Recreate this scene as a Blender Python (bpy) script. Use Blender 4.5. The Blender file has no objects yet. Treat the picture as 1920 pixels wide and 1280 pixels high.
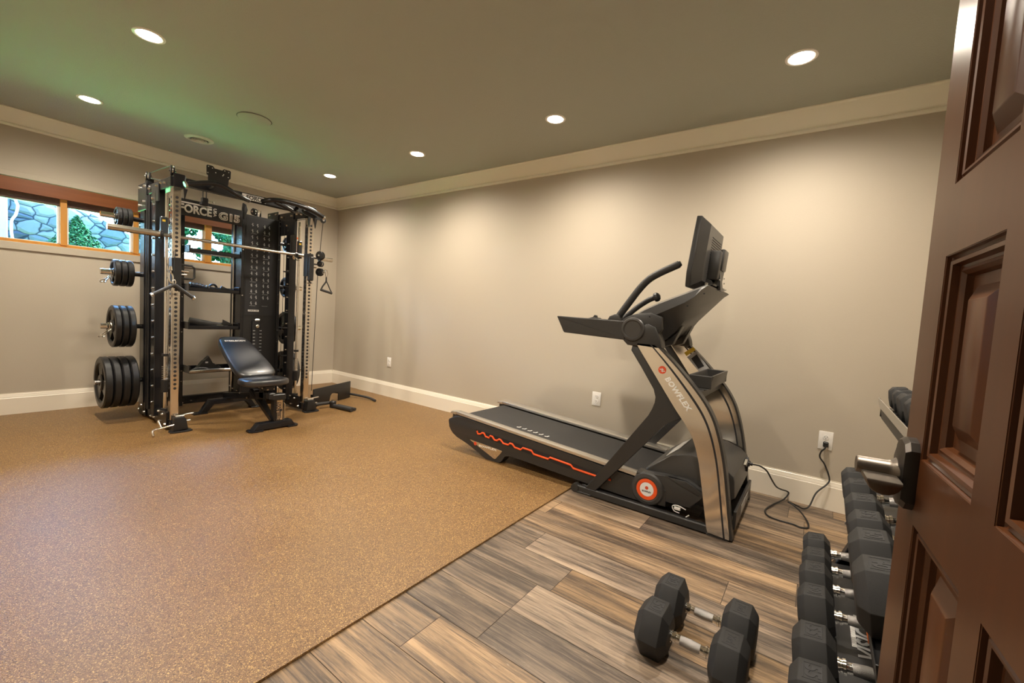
import bpy, bmesh, math, random
from mathutils import Vector, Matrix
random.seed(7)
sc = bpy.context.scene
col = sc.collection
PI = math.pi
XR, YW, ZC = 3.387, 5.536, 2.542      # right wall, window wall, ceiling
YB, XL = -0.64, -0.03                 # wall behind the dumbbell rack, wall with the doorway

# ------------------------------------------------------------------ materials
MATS = {}
def nodes_of(m):
    nt = m.node_tree
    return nt, nt.nodes, nt.links, nt.nodes['Principled BSDF']
def mat(name, c, rough=0.5, metal=0.0, bump=0.0, scale=200.0, emit=None, estr=0.0, coat=0.0, spec=0.5, var=0.0, aniso=None):
    m = bpy.data.materials.new(name); m.use_nodes = True
    nt, N, L, b = nodes_of(m)
    b.inputs['Base Color'].default_value = (*c, 1)
    b.inputs['Roughness'].default_value = rough
    b.inputs['Metallic'].default_value = metal
    b.inputs['Coat Weight'].default_value = coat
    b.inputs['Specular IOR Level'].default_value = spec
    tc = N.new('ShaderNodeTexCoord')
    if emit:
        b.inputs['Emission Color'].default_value = (*emit, 1)
        b.inputs['Emission Strength'].default_value = estr
    if bump or var:
        nz = N.new('ShaderNodeTexNoise'); nz.inputs['Scale'].default_value = scale
        nz.inputs['Detail'].default_value = 3
        L.new(tc.outputs['Object'], nz.inputs['Vector'])
        if bump:
            bp = N.new('ShaderNodeBump'); bp.inputs['Strength'].default_value = bump
            bp.inputs['Distance'].default_value = 0.002
            L.new(nz.outputs['Fac'], bp.inputs['Height']); L.new(bp.outputs['Normal'], b.inputs['Normal'])
        if var:
            cr = N.new('ShaderNodeValToRGB')
            cr.color_ramp.elements[0].position = 0.3; cr.color_ramp.elements[1].position = 0.7
            cr.color_ramp.elements[0].color = (*[max(0, v*(1-var)) for v in c], 1)
            cr.color_ramp.elements[1].color = (*[min(1, v*(1+var)) for v in c], 1)
            L.new(nz.outputs['Fac'], cr.inputs['Fac']); L.new(cr.outputs['Color'], b.inputs['Base Color'])
    MATS[name] = m
    return m
mat('wall_paint', (0.50, 0.440, 0.352), 0.62, bump=0.25, scale=260)
mat('ceiling_paint', (0.40, 0.41, 0.35), 0.75, bump=0.9, scale=130)
mat('trim_white', (0.86, 0.79, 0.67), 0.32)
mat('crown_white', (0.88, 0.84, 0.71), 0.4)
mat('vent_white', (0.62, 0.60, 0.50), 0.45)
mat('plastic_white', (0.86, 0.83, 0.78), 0.35)
mat('dark', (0.012, 0.012, 0.014), 0.6)
mat('rack_black', (0.010, 0.010, 0.012), 0.26, bump=0.15, scale=600)
mat('rack_satin', (0.014, 0.014, 0.015), 0.38)
mat('rubber_black', (0.028, 0.027, 0.027), 0.55, bump=0.2, scale=900)
mat('silver_sheen', (0.52, 0.50, 0.47), 0.3)  # silver hood accent, its bright reflection put into the light grey colour
mat('rubber_head', (0.021, 0.0205, 0.0205), 0.58, bump=0.4, scale=1400, spec=0.35)
mat('plate_black', (0.014, 0.014, 0.015), 0.36)
mat('tread_highlight', (0.20, 0.19, 0.175), 0.3, 0.4)  # stripe along the console top edge, its highlight put into the lighter colour
mat('chrome', (0.80, 0.77, 0.72), 0.07, 1.0)
mat('brushed_steel', (0.72, 0.67, 0.60), 0.14, 1.0, bump=0.03, scale=12)
mat('steel_bar', (0.60, 0.55, 0.48), 0.25, 1.0)
mat('zinc', (0.72, 0.70, 0.67), 0.22, 1.0)
mat('knurl', (0.40, 0.385, 0.37), 0.36, 1.0, bump=0.8, scale=900)
mat('vinyl', (0.014, 0.015, 0.020), 0.34, bump=0.12, scale=500, spec=1.0, coat=0.3)
mat('tread_plastic', (0.030, 0.029, 0.028), 0.36, bump=0.12, scale=900)
mat('tread_grey', (0.045, 0.043, 0.041), 0.38, bump=0.1, scale=900)
mat('tread_belt', (0.022, 0.021, 0.021), 0.6, bump=0.35, scale=1100)
mat('rail_silver', (0.66, 0.63, 0.58), 0.28, 0.85)
mat('orange', (0.86, 0.10, 0.015), 0.45)
mat('badge_red', (0.66, 0.07, 0.02), 0.45)
mat('white_print', (0.82, 0.80, 0.76), 0.5)
mat('grey_print', (0.42, 0.42, 0.42), 0.5)
mat('yellow_print', (0.75, 0.50, 0.03), 0.5)
mat('label_orange', (0.80, 0.17, 0.02), 0.5)
mat('cord_black', (0.015, 0.015, 0.015), 0.45)
mat('bronze', (0.060, 0.052, 0.046), 0.33, 0.85)
mat('lever_metal', (0.17, 0.145, 0.12), 0.38, 0.9)
mat('screen_glass', (0.01, 0.01, 0.012), 0.08)
mat('lamp_glow', (1, 1, 1), 0.5, emit=(1.0, 0.93, 0.82), estr=26)
mat('blue_fabric', (0.02, 0.03, 0.05), 0.6)
mat('win_white', (0.80, 0.80, 0.78), 0.4)
mat('outside_white', (0.16, 0.16, 0.16), 0.6)
mat('bush_green', (0.012, 0.045, 0.020), 1.0, spec=0.05, var=0.45, scale=40)
mat('tree_green', (0.008, 0.032, 0.013), 1.0, spec=0.05, var=0.5, scale=20)
mat('bark', (0.02, 0.016, 0.013), 0.9, bump=0.6, scale=30)
mat('grass', (0.10, 0.30, 0.05), 0.9, var=0.4, scale=8)
mat('hall_paint', (0.5, 0.45, 0.37), 0.7)

def window_wood(name, c1, c2, rough=0.3):
    m = bpy.data.materials.new(name); m.use_nodes = True
    nt, N, L, b = nodes_of(m)
    tc = N.new('ShaderNodeTexCoord'); mp = N.new('ShaderNodeMapping')
    mp.inputs['Scale'].default_value = (2.2, 40, 40) if name == 'wood_head' else ((30, 30, 1.6))
    nz = N.new('ShaderNodeTexNoise'); nz.inputs['Scale'].default_value = 1.0; nz.inputs['Detail'].default_value = 5
    cr = N.new('ShaderNodeValToRGB')
    cr.color_ramp.elements[0].position = 0.25; cr.color_ramp.elements[1].position = 0.75
    cr.color_ramp.elements[0].color = (*c1, 1); cr.color_ramp.elements[1].color = (*c2, 1)
    L.new(tc.outputs['Object'], mp.inputs['Vector']); L.new(mp.outputs['Vector'], nz.inputs['Vector'])
    L.new(nz.outputs['Fac'], cr.inputs['Fac']); L.new(cr.outputs['Color'], b.inputs['Base Color'])
    b.inputs['Roughness'].default_value = rough
    MATS[name] = m
window_wood('wood_head', (0.19, 0.062, 0.022), (0.25, 0.088, 0.032), 0.28)
window_wood('wood_frame', (0.52, 0.23, 0.045), (0.64, 0.31, 0.065), 0.35)
window_wood('wood_dark', (0.075, 0.032, 0.022), (0.10, 0.045, 0.03), 0.35)
window_wood('door_wood', (0.056, 0.0185, 0.006), (0.080, 0.028, 0.0095), 0.30)
MATS['door_wood'].node_tree.nodes['Principled BSDF'].inputs['Coat Weight'].default_value = 0.0
MATS['door_wood'].node_tree.nodes['Principled BSDF'].inputs['Specular IOR Level'].default_value = 0.32
MATS['door_wood'].node_tree.nodes['Principled BSDF'].inputs['Coat Roughness'].default_value = 0.22

def glass_mat():
    m = bpy.data.materials.new('glass'); m.use_nodes = True
    nt, N, L, b = nodes_of(m); N.remove(b)
    out = N['Material Output']; tr = N.new('ShaderNodeBsdfTransparent'); gl = N.new('ShaderNodeBsdfGlossy')
    gl.inputs['Roughness'].default_value = 0.02; tr.inputs['Color'].default_value = (0.86, 0.96, 1.0, 1)
    mx = N.new('ShaderNodeMixShader'); fr = N.new('ShaderNodeFresnel'); fr.inputs['IOR'].default_value = 1.45
    L.new(fr.outputs[0], mx.inputs[0]); L.new(tr.outputs[0], mx.inputs[1]); L.new(gl.outputs[0], mx.inputs[2])
    L.new(mx.outputs[0], out.inputs['Surface']); MATS['glass'] = m
glass_mat()

def mat_plank():
    m = bpy.data.materials.new('wood_tile'); m.use_nodes = True
    nt, N, L, b = nodes_of(m)
    tc = N.new('ShaderNodeTexCoord')
    at = N.new('ShaderNodeAttribute'); at.attribute_name = 'plank'
    # per plank offset of the pattern
    sc1 = N.new('ShaderNodeVectorMath'); sc1.operation = 'SCALE'; sc1.inputs['Scale'].default_value = 37.0
    L.new(at.outputs['Color'], sc1.inputs[0])
    add = N.new('ShaderNodeVectorMath'); add.operation = 'ADD'
    L.new(tc.outputs['Object'], add.inputs[0]); L.new(sc1.outputs[0], add.inputs[1])
    def noise(sx, sy, detail=6, rough=0.6, dist=0.0, s=1.0):
        mp = N.new('ShaderNodeMapping'); mp.inputs['Scale'].default_value = (sx, sy, 1)
        L.new(add.outputs[0], mp.inputs['Vector'])
        nz = N.new('ShaderNodeTexNoise'); nz.inputs['Scale'].default_value = s; nz.inputs['Detail'].default_value = detail
        nz.inputs['Roughness'].default_value = rough; nz.inputs['Distortion'].default_value = dist
        L.new(mp.outputs[0], nz.inputs['Vector']); return nz
    n1 = noise(12, 0.75, 6, 0.66, 0.5)
    n2 = noise(80, 2.6, 8, 0.78, 0.5)
    n3 = noise(34, 2.4, 9, 0.82, 1.6)
    n4 = noise(4.5, 1.6, 3, 0.5, 0.3)
    sepc = N.new('ShaderNodeSeparateColor'); L.new(at.outputs['Color'], sepc.inputs[0])
    cr = N.new('ShaderNodeValToRGB'); e = cr.color_ramp.elements
    e[0].position = 0.30; e[0].color = (0.042, 0.027, 0.017, 1)
    e[1].position = 0.74; e[1].color = (0.40, 0.255, 0.130, 1)
    for p, c in ((0.42, (0.098, 0.062, 0.037, 1)), (0.50, (0.165, 0.105, 0.058, 1)), (0.60, (0.255, 0.160, 0.082, 1))):
        x = e.new(p); x.color = c
    # fac = n1*0.75 + (rand-.5)*.3 + n2*.25
    def math_(op, a, bv):
        k = N.new('ShaderNodeMath'); k.operation = op
        for i, v in enumerate((a, bv)):
            if isinstance(v, (int, float)): k.inputs[i].default_value = v
            else: L.new(v, k.inputs[i])
        return k.outputs[0]
    f = math_('ADD', math_('MULTIPLY', n1.outputs['Fac'], 1.15), math_('MULTIPLY', n2.outputs['Fac'], 0.72))
    f = math_('ADD', f, math_('MULTIPLY', sepc.outputs['Green'], 0.10))
    f = math_('ADD', math_('SUBTRACT', f, 0.67), math_('MULTIPLY', n4.outputs['Fac'], 0.42))
    L.new(f, cr.inputs['Fac'])
    # pale chalky streaks
    s1 = N.new('ShaderNodeValToRGB'); s1.color_ramp.elements[0].position = 0.60; s1.color_ramp.elements[1].position = 0.76
    L.new(n3.outputs['Fac'], s1.inputs['Fac'])
    mx = N.new('ShaderNodeMixRGB'); mx.blend_type = 'MIX'; mx.inputs[2].default_value = (0.46, 0.37, 0.28, 1)
    L.new(math_('MULTIPLY', s1.outputs['Color'], 0.8), mx.inputs[0]); L.new(cr.outputs['Color'], mx.inputs[1])
    # dark cracks
    s2 = N.new('ShaderNodeValToRGB'); s2.color_ramp.elements[0].position = 0.35; s2.color_ramp.elements[0].color = (1, 1, 1, 1)
    s2.color_ramp.elements[1].position = 0.435; s2.color_ramp.elements[1].color = (0, 0, 0, 1)
    L.new(n2.outputs['Fac'], s2.inputs['Fac'])
    m2 = N.new('ShaderNodeMixRGB'); m2.blend_type = 'MIX'; m2.inputs[2].default_value = (0.05, 0.036, 0.027, 1)
    L.new(math_('MULTIPLY', s2.outputs['Color'], 0.75), m2.inputs[0]); L.new(mx.outputs[0], m2.inputs[1])
    # growth ring contour lines
    n5 = noise(6.5, 0.55, 3, 0.55, 0.7)
    fr = N.new('ShaderNodeMath'); fr.operation = 'PINGPONG'; fr.inputs[1].default_value = 1.0
    L.new(math_('MULTIPLY', n5.outputs['Fac'], 26.0), fr.inputs[0])
    s3 = N.new('ShaderNodeValToRGB'); s3.color_ramp.elements[0].position = 0.0; s3.color_ramp.elements[0].color = (1, 1, 1, 1)
    s3.color_ramp.elements[1].position = 0.34; s3.color_ramp.elements[1].color = (0, 0, 0, 1)
    L.new(fr.outputs[0], s3.inputs['Fac'])
    s4 = N.new('ShaderNodeValToRGB'); s4.color_ramp.elements[0].position = 0.42; s4.color_ramp.elements[1].position = 0.62
    L.new(n3.outputs['Fac'], s4.inputs['Fac'])
    m3 = N.new('ShaderNodeMixRGB'); m3.blend_type = 'MIX'; m3.inputs[2].default_value = (0.045, 0.031, 0.022, 1)
    L.new(math_('MULTIPLY', math_('MULTIPLY', s3.outputs['Color'], s4.outputs['Color']), 0.75), m3.inputs[0]); L.new(m2.outputs[0], m3.inputs[1])
    # dry pale flecks
    n6 = noise(140, 9, 5, 0.8, 1.0)
    s5 = N.new('ShaderNodeValToRGB'); s5.color_ramp.elements[0].position = 0.60; s5.color_ramp.elements[1].position = 0.66
    L.new(n6.outputs['Fac'], s5.inputs['Fac'])
    m4 = N.new('ShaderNodeMixRGB'); m4.blend_type = 'MIX'; m4.inputs[2].default_value = (0.42, 0.33, 0.24, 1)
    L.new(math_('MULTIPLY', math_('MULTIPLY', s5.outputs['Color'], n4.outputs['Fac']), 0.9), m4.inputs[0]); L.new(m3.outputs[0], m4.inputs[1])
    hs = N.new('ShaderNodeHueSaturation'); L.new(m4.outputs[0], hs.inputs['Color'])
    L.new(math_('ADD', math_('MULTIPLY', sepc.outputs['Blue'], 0.24), 0.88), hs.inputs['Value'])
    L.new(math_('ADD', math_('MULTIPLY', sepc.outputs['Red'], 0.28), 0.70), hs.inputs['Saturation'])
    L.new(hs.outputs[0], b.inputs['Base Color'])
    b.inputs['Roughness'].default_value = 0.42
    bp = N.new('ShaderNodeBump'); bp.inputs['Strength'].default_value = 0.18; bp.inputs['Distance'].default_value = 0.002
    L.new(n2.outputs['Fac'], bp.inputs['Height']); L.new(bp.outputs['Normal'], b.inputs['Normal'])
    MATS['wood_tile'] = m
mat_plank()
mat('grout', (0.07, 0.055, 0.042), 0.8)

def mat_cork():
    m = bpy.data.materials.new('speckled_rubber'); m.use_nodes = True
    nt, N, L, b = nodes_of(m)
    tc = N.new('ShaderNodeTexCoord')
    def vor(s):
        v = N.new('ShaderNodeTexVoronoi'); v.inputs['Scale'].default_value = s
        L.new(tc.outputs['Object'], v.inputs['Vector']); return v
    v1 = vor(400); v2 = vor(240)
    nz = N.new('ShaderNodeTexNoise'); nz.inputs['Scale'].default_value = 2.2; nz.inputs['Detail'].default_value = 4
    L.new(tc.outputs['Object'], nz.inputs['Vector'])
    base = N.new('ShaderNodeValToRGB'); e = base.color_ramp.elements
    e[0].color = (0.035, 0.016, 0.007, 1); e[0].position = 0.0
    e[1].color = (0.62, 0.40, 0.13, 1); e[1].position = 1.0
    for p, c in ((0.10, (0.13, 0.066, 0.023, 1)), (0.5, (0.192, 0.101, 0.036, 1)), (0.84, (0.224, 0.121, 0.044, 1)), (0.93, (0.44, 0.27, 0.09, 1))):
        x = e.new(p); x.color = c
    sep = N.new('ShaderNodeSeparateColor'); L.new(v1.outputs['Color'], sep.inputs[0])
    L.new(sep.outputs['Red'], base.inputs['Fac'])
    m1 = N.new('ShaderNodeMixRGB'); m1.blend_type = 'MULTIPLY'; m1.inputs[0].default_value = 0.35
    r2 = N.new('ShaderNodeValToRGB'); r2.color_ramp.elements[0].color = (0.75, 0.75, 0.75, 1); r2.color_ramp.elements[0].position = 0.3
    r2.color_ramp.elements[1].position = 0.7
    L.new(nz.outputs['Fac'], r2.inputs['Fac']); L.new(base.outputs[0], m1.inputs[1]); L.new(r2.outputs[0], m1.inputs[2])
    L.new(m1.outputs[0], b.inputs['Base Color'])
    b.inputs['Roughness'].default_value = 0.42; b.inputs['Specular IOR Level'].default_value = 0.5
    bp = N.new('ShaderNodeBump'); bp.inputs['Strength'].default_value = 0.35; bp.inputs['Distance'].default_value = 0.0015
    L.new(v2.outputs['Distance'], bp.inputs['Height']); L.new(bp.outputs['Normal'], b.inputs['Normal'])
    MATS['speckled_rubber'] = m
mat_cork()

def mat_stone():
    m = bpy.data.materials.new('field_stone'); m.use_nodes = True
    nt, N, L, b = nodes_of(m)
    tc = N.new('ShaderNodeTexCoord'); mp = N.new('ShaderNodeMapping')
    mp.inputs['Scale'].default_value = (6.4, 1, 9.0); L.new(tc.outputs['Object'], mp.inputs['Vector'])
    nz = N.new('ShaderNodeTexNoise'); nz.inputs['Scale'].default_value = 1.2
    L.new(mp.outputs[0], nz.inputs['Vector'])
    mixv = N.new('ShaderNodeMixRGB'); mixv.inputs[0].default_value = 0.25
    L.new(mp.outputs[0], mixv.inputs[1]); L.new(nz.outputs['Color'], mixv.inputs[2])
    ve = N.new('ShaderNodeTexVoronoi'); ve.feature = 'DISTANCE_TO_EDGE'; ve.inputs['Scale'].default_value = 1.3
    vc = N.new('ShaderNodeTexVoronoi'); vc.inputs['Scale'].default_value = 1.3
    L.new(mixv.outputs[0], ve.inputs['Vector']); L.new(mixv.outputs[0], vc.inputs['Vector'])
    sep = N.new('ShaderNodeSeparateColor'); L.new(vc.outputs['Color'], sep.inputs[0])
    cr = N.new('ShaderNodeValToRGB'); e = cr.color_ramp.elements
    e[0].color = (0.022, 0.028, 0.042, 1); e[1].color = (0.098, 0.098, 0.094, 1)
    x = e.new(0.3); x.color = (0.058, 0.064, 0.070, 1)
    L.new(sep.outputs['Red'], cr.inputs['Fac'])
    ed = N.new('ShaderNodeValToRGB'); ed.color_ramp.elements[0].position = 0.015; ed.color_ramp.elements[1].position = 0.06
    ed.color_ramp.elements[0].color = (0.16, 0.20, 0.26, 1)
    L.new(ve.outputs['Distance'], ed.inputs['Fac'])
    mu = N.new('ShaderNodeMixRGB'); mu.blend_type = 'MULTIPLY'; mu.inputs[0].default_value = 1
    L.new(cr.outputs[0], mu.inputs[1]); L.new(ed.outputs[0], mu.inputs[2]); L.new(mu.outputs[0], b.inputs['Base Color'])
    r = N.new('ShaderNodeValToRGB'); r.color_ramp.elements[1].position = 0.25; L.new(ve.outputs['Distance'], r.inputs['Fac'])
    bp = N.new('ShaderNodeBump'); bp.inputs['Strength'].default_value = 0.6; bp.inputs['Distance'].default_value = 0.025
    L.new(r.outputs[0], bp.inputs['Height']); L.new(bp.outputs['Normal'], b.inputs['Normal'])
    b.inputs['Roughness'].default_value = 1.0; b.inputs['Specular IOR Level'].default_value = 0.05
    MATS['field_stone'] = m
mat_stone()

# ------------------------------------------------------------------ mesh builder
class MB:
    def __init__(s): s.bm = bmesh.new(); s.mi = 0
    def _tag(s, fs):
        for f in fs: f.material_index = s.mi
    def box(s, x0, x1, y0, y1, z0, z1, bv=0.0, seg=1, M=None):
        co = [(x, y, z) for x in (x0, x1) for y in (y0, y1) for z in (z0, z1)]
        v = [s.bm.verts.new(c) for c in co]
        idx = ((0,1,3,2),(4,6,7,5),(0,4,5,1),(2,3,7,6),(0,2,6,4),(1,5,7,3))
        f = [s.bm.faces.new([v[i] for i in q]) for q in idx]
        s._tag(f)
        vs = set(v)
        if bv > 0:
            es = {e for ff in f for e in ff.edges}
            r = bmesh.ops.bevel(s.bm, geom=list(es), offset=bv, segments=seg, affect='EDGES', profile=0.5)
            s._tag(r['faces']); vs = {x for x in v if x.is_valid} | {x for ff in r['faces'] for x in ff.verts}
            for x in list(vs):
                for ff in x.link_faces:
                    ff.material_index = s.mi
        if M is not None:
            for x in vs: x.co = M @ x.co
        return s
    def cbox(s, c, size, bv=0.0, R=None, seg=1):
        M = Matrix.Translation(c) @ (R.to_4x4() if R is not None else Matrix.Identity(4))
        a, b, d = size[0]/2, size[1]/2, size[2]/2
        return s.box(-a, a, -b, b, -d, d, bv, seg, M)
    def beam(s, p0, p1, w, h, bv=0.0, up=(0, 0, 1), ext=0.0):
        p0, p1 = Vector(p0), Vector(p1); d = p1 - p0; ln = d.length + 2*ext; d.normalize()
        u = Vector(up); sx = d.cross(u)
        if sx.length < 1e-4: sx = d.cross(Vector((1, 0, 0)))
        sx.normalize(); uz = sx.cross(d)
        R = Matrix((sx, d, uz)).transposed()
        return s.cbox((p0+p1)/2, (w, ln, h), bv, R)
    def frame(s, d):
        d = Vector(d).normalized(); a = Vector((0, 0, 1)) if abs(d.z) < 0.9 else Vector((1, 0, 0))
        x = d.cross(a).normalized(); return x, d.cross(x)
    def cyl(s, p0, p1, r, n=16, r2=None, caps=True):
        p0, p1 = Vector(p0), Vector(p1); r2 = r if r2 is None else r2
        if n >= 10: n = max(n, 14)
        x, y = s.frame(p1-p0)
        A = [s.bm.verts.new(p0 + (x*math.cos(2*PI*i/n)+y*math.sin(2*PI*i/n))*r) for i in range(n)]
        B = [s.bm.verts.new(p1 + (x*math.cos(2*PI*i/n)+y*math.sin(2*PI*i/n))*r2) for i in range(n)]
        fs = [s.bm.faces.new((A[i], A[(i+1) % n], B[(i+1) % n], B[i])) for i in range(n)]
        if caps: fs += [s.bm.faces.new(A[::-1]), s.bm.faces.new(B)]
        s._tag(fs); return s
    def lathe(s, o, d, prof, n=28):
        # prof: list of (dist along d, radius)
        o = Vector(o); d = Vector(d).normalized(); x, y = s.frame(d); rings = []
        for t, r in prof:
            if r < 1e-6: rings.append([s.bm.verts.new(o + d*t)])
            else: rings.append([s.bm.verts.new(o + d*t + (x*math.cos(2*PI*i/n)+y*math.sin(2*PI*i/n))*r) for i in range(n)])
        fs = []
        for a, b in zip(rings, rings[1:]):
            if len(a) == 1 and len(b) == 1: continue
            for i in range(n):
                j = (i+1) % n
                if len(a) == 1: fs.append(s.bm.faces.new((a[0], b[j], b[i])))
                elif len(b) == 1: fs.append(s.bm.faces.new((a[i], a[j], b[0])))
                else: fs.append(s.bm.faces.new((a[i], a[j], b[j], b[i])))
        s._tag(fs); return s
    def tube(s, pts, r, n=10, smooth=0, closed=False, flat=None):
        P = [Vector(p) for p in pts]
        if n >= 10: n = max(n, 14)
        if smooth:
            Q = []; m = len(P)
            rng = range(m if closed else m-1)
            for i in rng:
                p0 = P[(i-1) % m] if (closed or i > 0) else P[0]; p1 = P[i]; p2 = P[(i+1) % m]
                p3 = P[(i+2) % m] if (closed or i+2 < m) else P[-1]
                for k in range(smooth):
                    t = k/smooth
                    Q.append(0.5*((2*p1)+(p2-p0)*t+(2*p0-5*p1+4*p2-p3)*t*t+(3*p1-p0-3*p2+p3)*t**3))
            if not closed: Q.append(P[-1])
            P = Q
        m = len(P); rings = []; px = None
        for i in range(m):
            a = P[(i-1) % m] if (closed or i > 0) else P[i]; b = P[(i+1) % m] if (closed or i < m-1) else P[i]
            d = (b-a).normalized()
            if px is None: x, y = s.frame(d)
            else:
                x = (px - d*px.dot(d)).normalized(); y = d.cross(x)
            px = x
            rx, ry = (r, r) if flat is None else flat
            rings.append([s.bm.verts.new(P[i] + x*math.cos(2*PI*k/n)*rx + y*math.sin(2*PI*k/n)*ry) for k in range(n)])
        fs = []
        for i in range(m if closed else m-1):
            A, B = rings[i], rings[(i+1) % m]
            for k in range(n):
                fs.append(s.bm.faces.new((A[k], A[(k+1) % n], B[(k+1) % n], B[k])))
        if not closed: fs += [s.bm.faces.new(rings[0][::-1]), s.bm.faces.new(rings[-1])]
        s._tag(fs); return s
    def prism(s, poly, ax, a, b, bv=0.0, M=None):
        # poly in the two axes other than ax (x,y,z order), extruded from a to b along ax
        def mk(p, t):
            if ax == 0: return (t, p[0], p[1])
            if ax == 1: return (p[0], t, p[1])
            return (p[0], p[1], t)
        A = [s.bm.verts.new(mk(p, a)) for p in poly]; B = [s.bm.verts.new(mk(p, b)) for p in poly]
        n = len(poly); fs = [s.bm.faces.new((A[i], A[(i+1) % n], B[(i+1) % n], B[i])) for i in range(n)]
        ca, cb = s.bm.faces.new(A[::-1]), s.bm.faces.new(B)
        fs += [ca, cb]; s._tag(fs); vs = set(A+B)
        if bv > 0:
            es = list(set(ca.edges) | set(cb.edges))
            r = bmesh.ops.bevel(s.bm, geom=es, offset=bv, segments=2, affect='EDGES', profile=0.5)
            s._tag(r['faces']); vs = {v for v in vs if v.is_valid} | {x for f in r['faces'] for x in f.verts}
        if M is not None:
            for v in vs: v.co = M @ v.co
        return s
    def quad(s, pts):
        f = s.bm.faces.new([s.bm.verts.new(p) for p in pts]); s._tag([f]); return s
    def text(s, body, size, M, ext=0.001, offset=0.0, shear=0.0, space=1.0, width=None, ax='CENTER', ay='CENTER', sx=1.0):
        cu = bpy.data.curves.new('t', 'FONT'); cu.body = body; cu.size = size; cu.extrude = ext; cu.offset = offset
        cu.shear = shear; cu.space_character = space; cu.align_x = ax; cu.align_y = ay; cu.resolution_u = 3
        ob = bpy.data.objects.new('t', cu); col.objects.link(ob)
        dg = bpy.context.evaluated_depsgraph_get(); dg.update()
        me = bpy.data.meshes.new_from_object(ob.evaluated_get(dg))
        nf = len(s.bm.faces); nv = len(s.bm.verts)
        if width and me.vertices:
            xs = [v.co.x for v in me.vertices]; sx = width/(max(xs)-min(xs))
        for v in me.vertices: v.co.x *= sx
        me.transform(M); s.bm.from_mesh(me)
        s.bm.faces.ensure_lookup_table()
        for f in s.bm.faces[nf:]: f.material_index = s.mi
        bpy.data.objects.remove(ob); bpy.data.curves.remove(cu); bpy.data.meshes.remove(me)
        return s
OFF = {}
def islands(bm):
    seen, out = set(), []
    for v in bm.verts:
        if v in seen: continue
        st, grp = [v], []; seen.add(v)
        while st:
            x = st.pop(); grp.append(x)
            for e in x.link_edges:
                y = e.other_vert(x)
                if y not in seen: seen.add(y); st.append(y)
        out.append(grp)
    return out
def obj(name, mb, mats, parent=None, loc=None, kind=None, smooth=True, ang=0.5, fix=True, split=False):
    bm = mb.bm
    if split:
        bm.verts.index_update(); first = None
        for grp in islands(bm):
            nb = MB(); mp_ = {v: nb.bm.verts.new(v.co) for v in grp}
            for f in {f for v in grp for f in v.link_faces}:
                g_ = nb.bm.faces.new([mp_[v] for v in f.verts]); g_.material_index = f.material_index
            o = obj(name, nb, mats, parent, loc, kind, smooth, ang, fix); first = first or o
        bm.free(); return first
    if fix: bmesh.ops.recalc_face_normals(bm, faces=bm.faces)
    off = OFF[parent.name] if parent is not None else Vector(loc or (0, 0, 0))
    if off.length > 0: bmesh.ops.translate(bm, verts=bm.verts, vec=-off)
    for f in bm.faces: f.smooth = smooth
    if smooth:
        for e in bm.edges:
            if len(e.link_faces) == 2 and e.calc_face_angle(0) > ang: e.smooth = False
    me = bpy.data.meshes.new(name); bm.to_mesh(me); bm.free()
    for m in (mats if isinstance(mats, (list, tuple)) else [mats]): me.materials.append(MATS[m])
    o = bpy.data.objects.new(name, me); col.objects.link(o)
    OFF[o.name] = off.copy()
    if parent is not None: o.parent = parent
    else: o.location = off
    if kind: o['kind'] = kind
    return o
def thing(name, label, cat, loc, group=None):
    o = bpy.data.objects.new(name, None); col.objects.link(o); o.empty_display_size = 0.1
    o.location = loc; OFF[o.name] = Vector(loc); return tag(o, label, cat, group)
def tag(o, label, cat, group=None):
    o['label'] = label; o['category'] = cat
    if group: o['group'] = group
    return o
def dup(root, loc, rot=None, label=None, group=None):
    r = root.copy(); col.objects.link(r); r.location = loc
    if rot is not None: r.rotation_euler = rot
    if label: r['label'] = label
    if group: r['group'] = group
    for ch in list(root.children):
        c = ch.copy(); col.objects.link(c); c.parent = r
        for g in list(ch.children):
            d = g.copy(); col.objects.link(d); d.parent = c
    return r
def rx(a): return Matrix.Rotation(a, 3, 'X')
def ry(a): return Matrix.Rotation(a, 3, 'Y')
def rz(a): return Matrix.Rotation(a, 3, 'Z')
def basis(o, x, y):
    # 4x4 matrix that puts local X on x, local Y on y, origin o
    x = Vector(x).normalized(); y = Vector(y).normalized(); z = x.cross(y).normalized(); y = z.cross(x)
    M = Matrix((x, y, z)).transposed().to_4x4(); M.translation = Vector(o); return M

# ------------------------------------------------------------------ camera
f_px, roll, pitch, yaw = 795.06, 0.0618916, 0.0623258, 0.9473814
cam = bpy.data.cameras.new('camera'); co = bpy.data.objects.new('camera', cam); col.objects.link(co)
cam.sensor_width = 36; cam.lens = f_px*36/1920; cam.clip_start = 0.02; cam.clip_end = 100
cy, sy, cp, sp = math.cos(yaw), math.sin(yaw), math.cos(pitch), math.sin(pitch)
fwd = Vector((sy*cp, cy*cp, -sp)); right = Vector((cy, -sy, 0)); up = right.cross(fwd)
Rr = right*math.cos(roll)+up*math.sin(roll); Uu = -right*math.sin(roll)+up*math.cos(roll)
M = Matrix((Rr, Uu, -fwd)).transposed().to_4x4(); M.translation = Vector((0, 0, 1.12))
co.matrix_world = M; sc.camera = co
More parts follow.
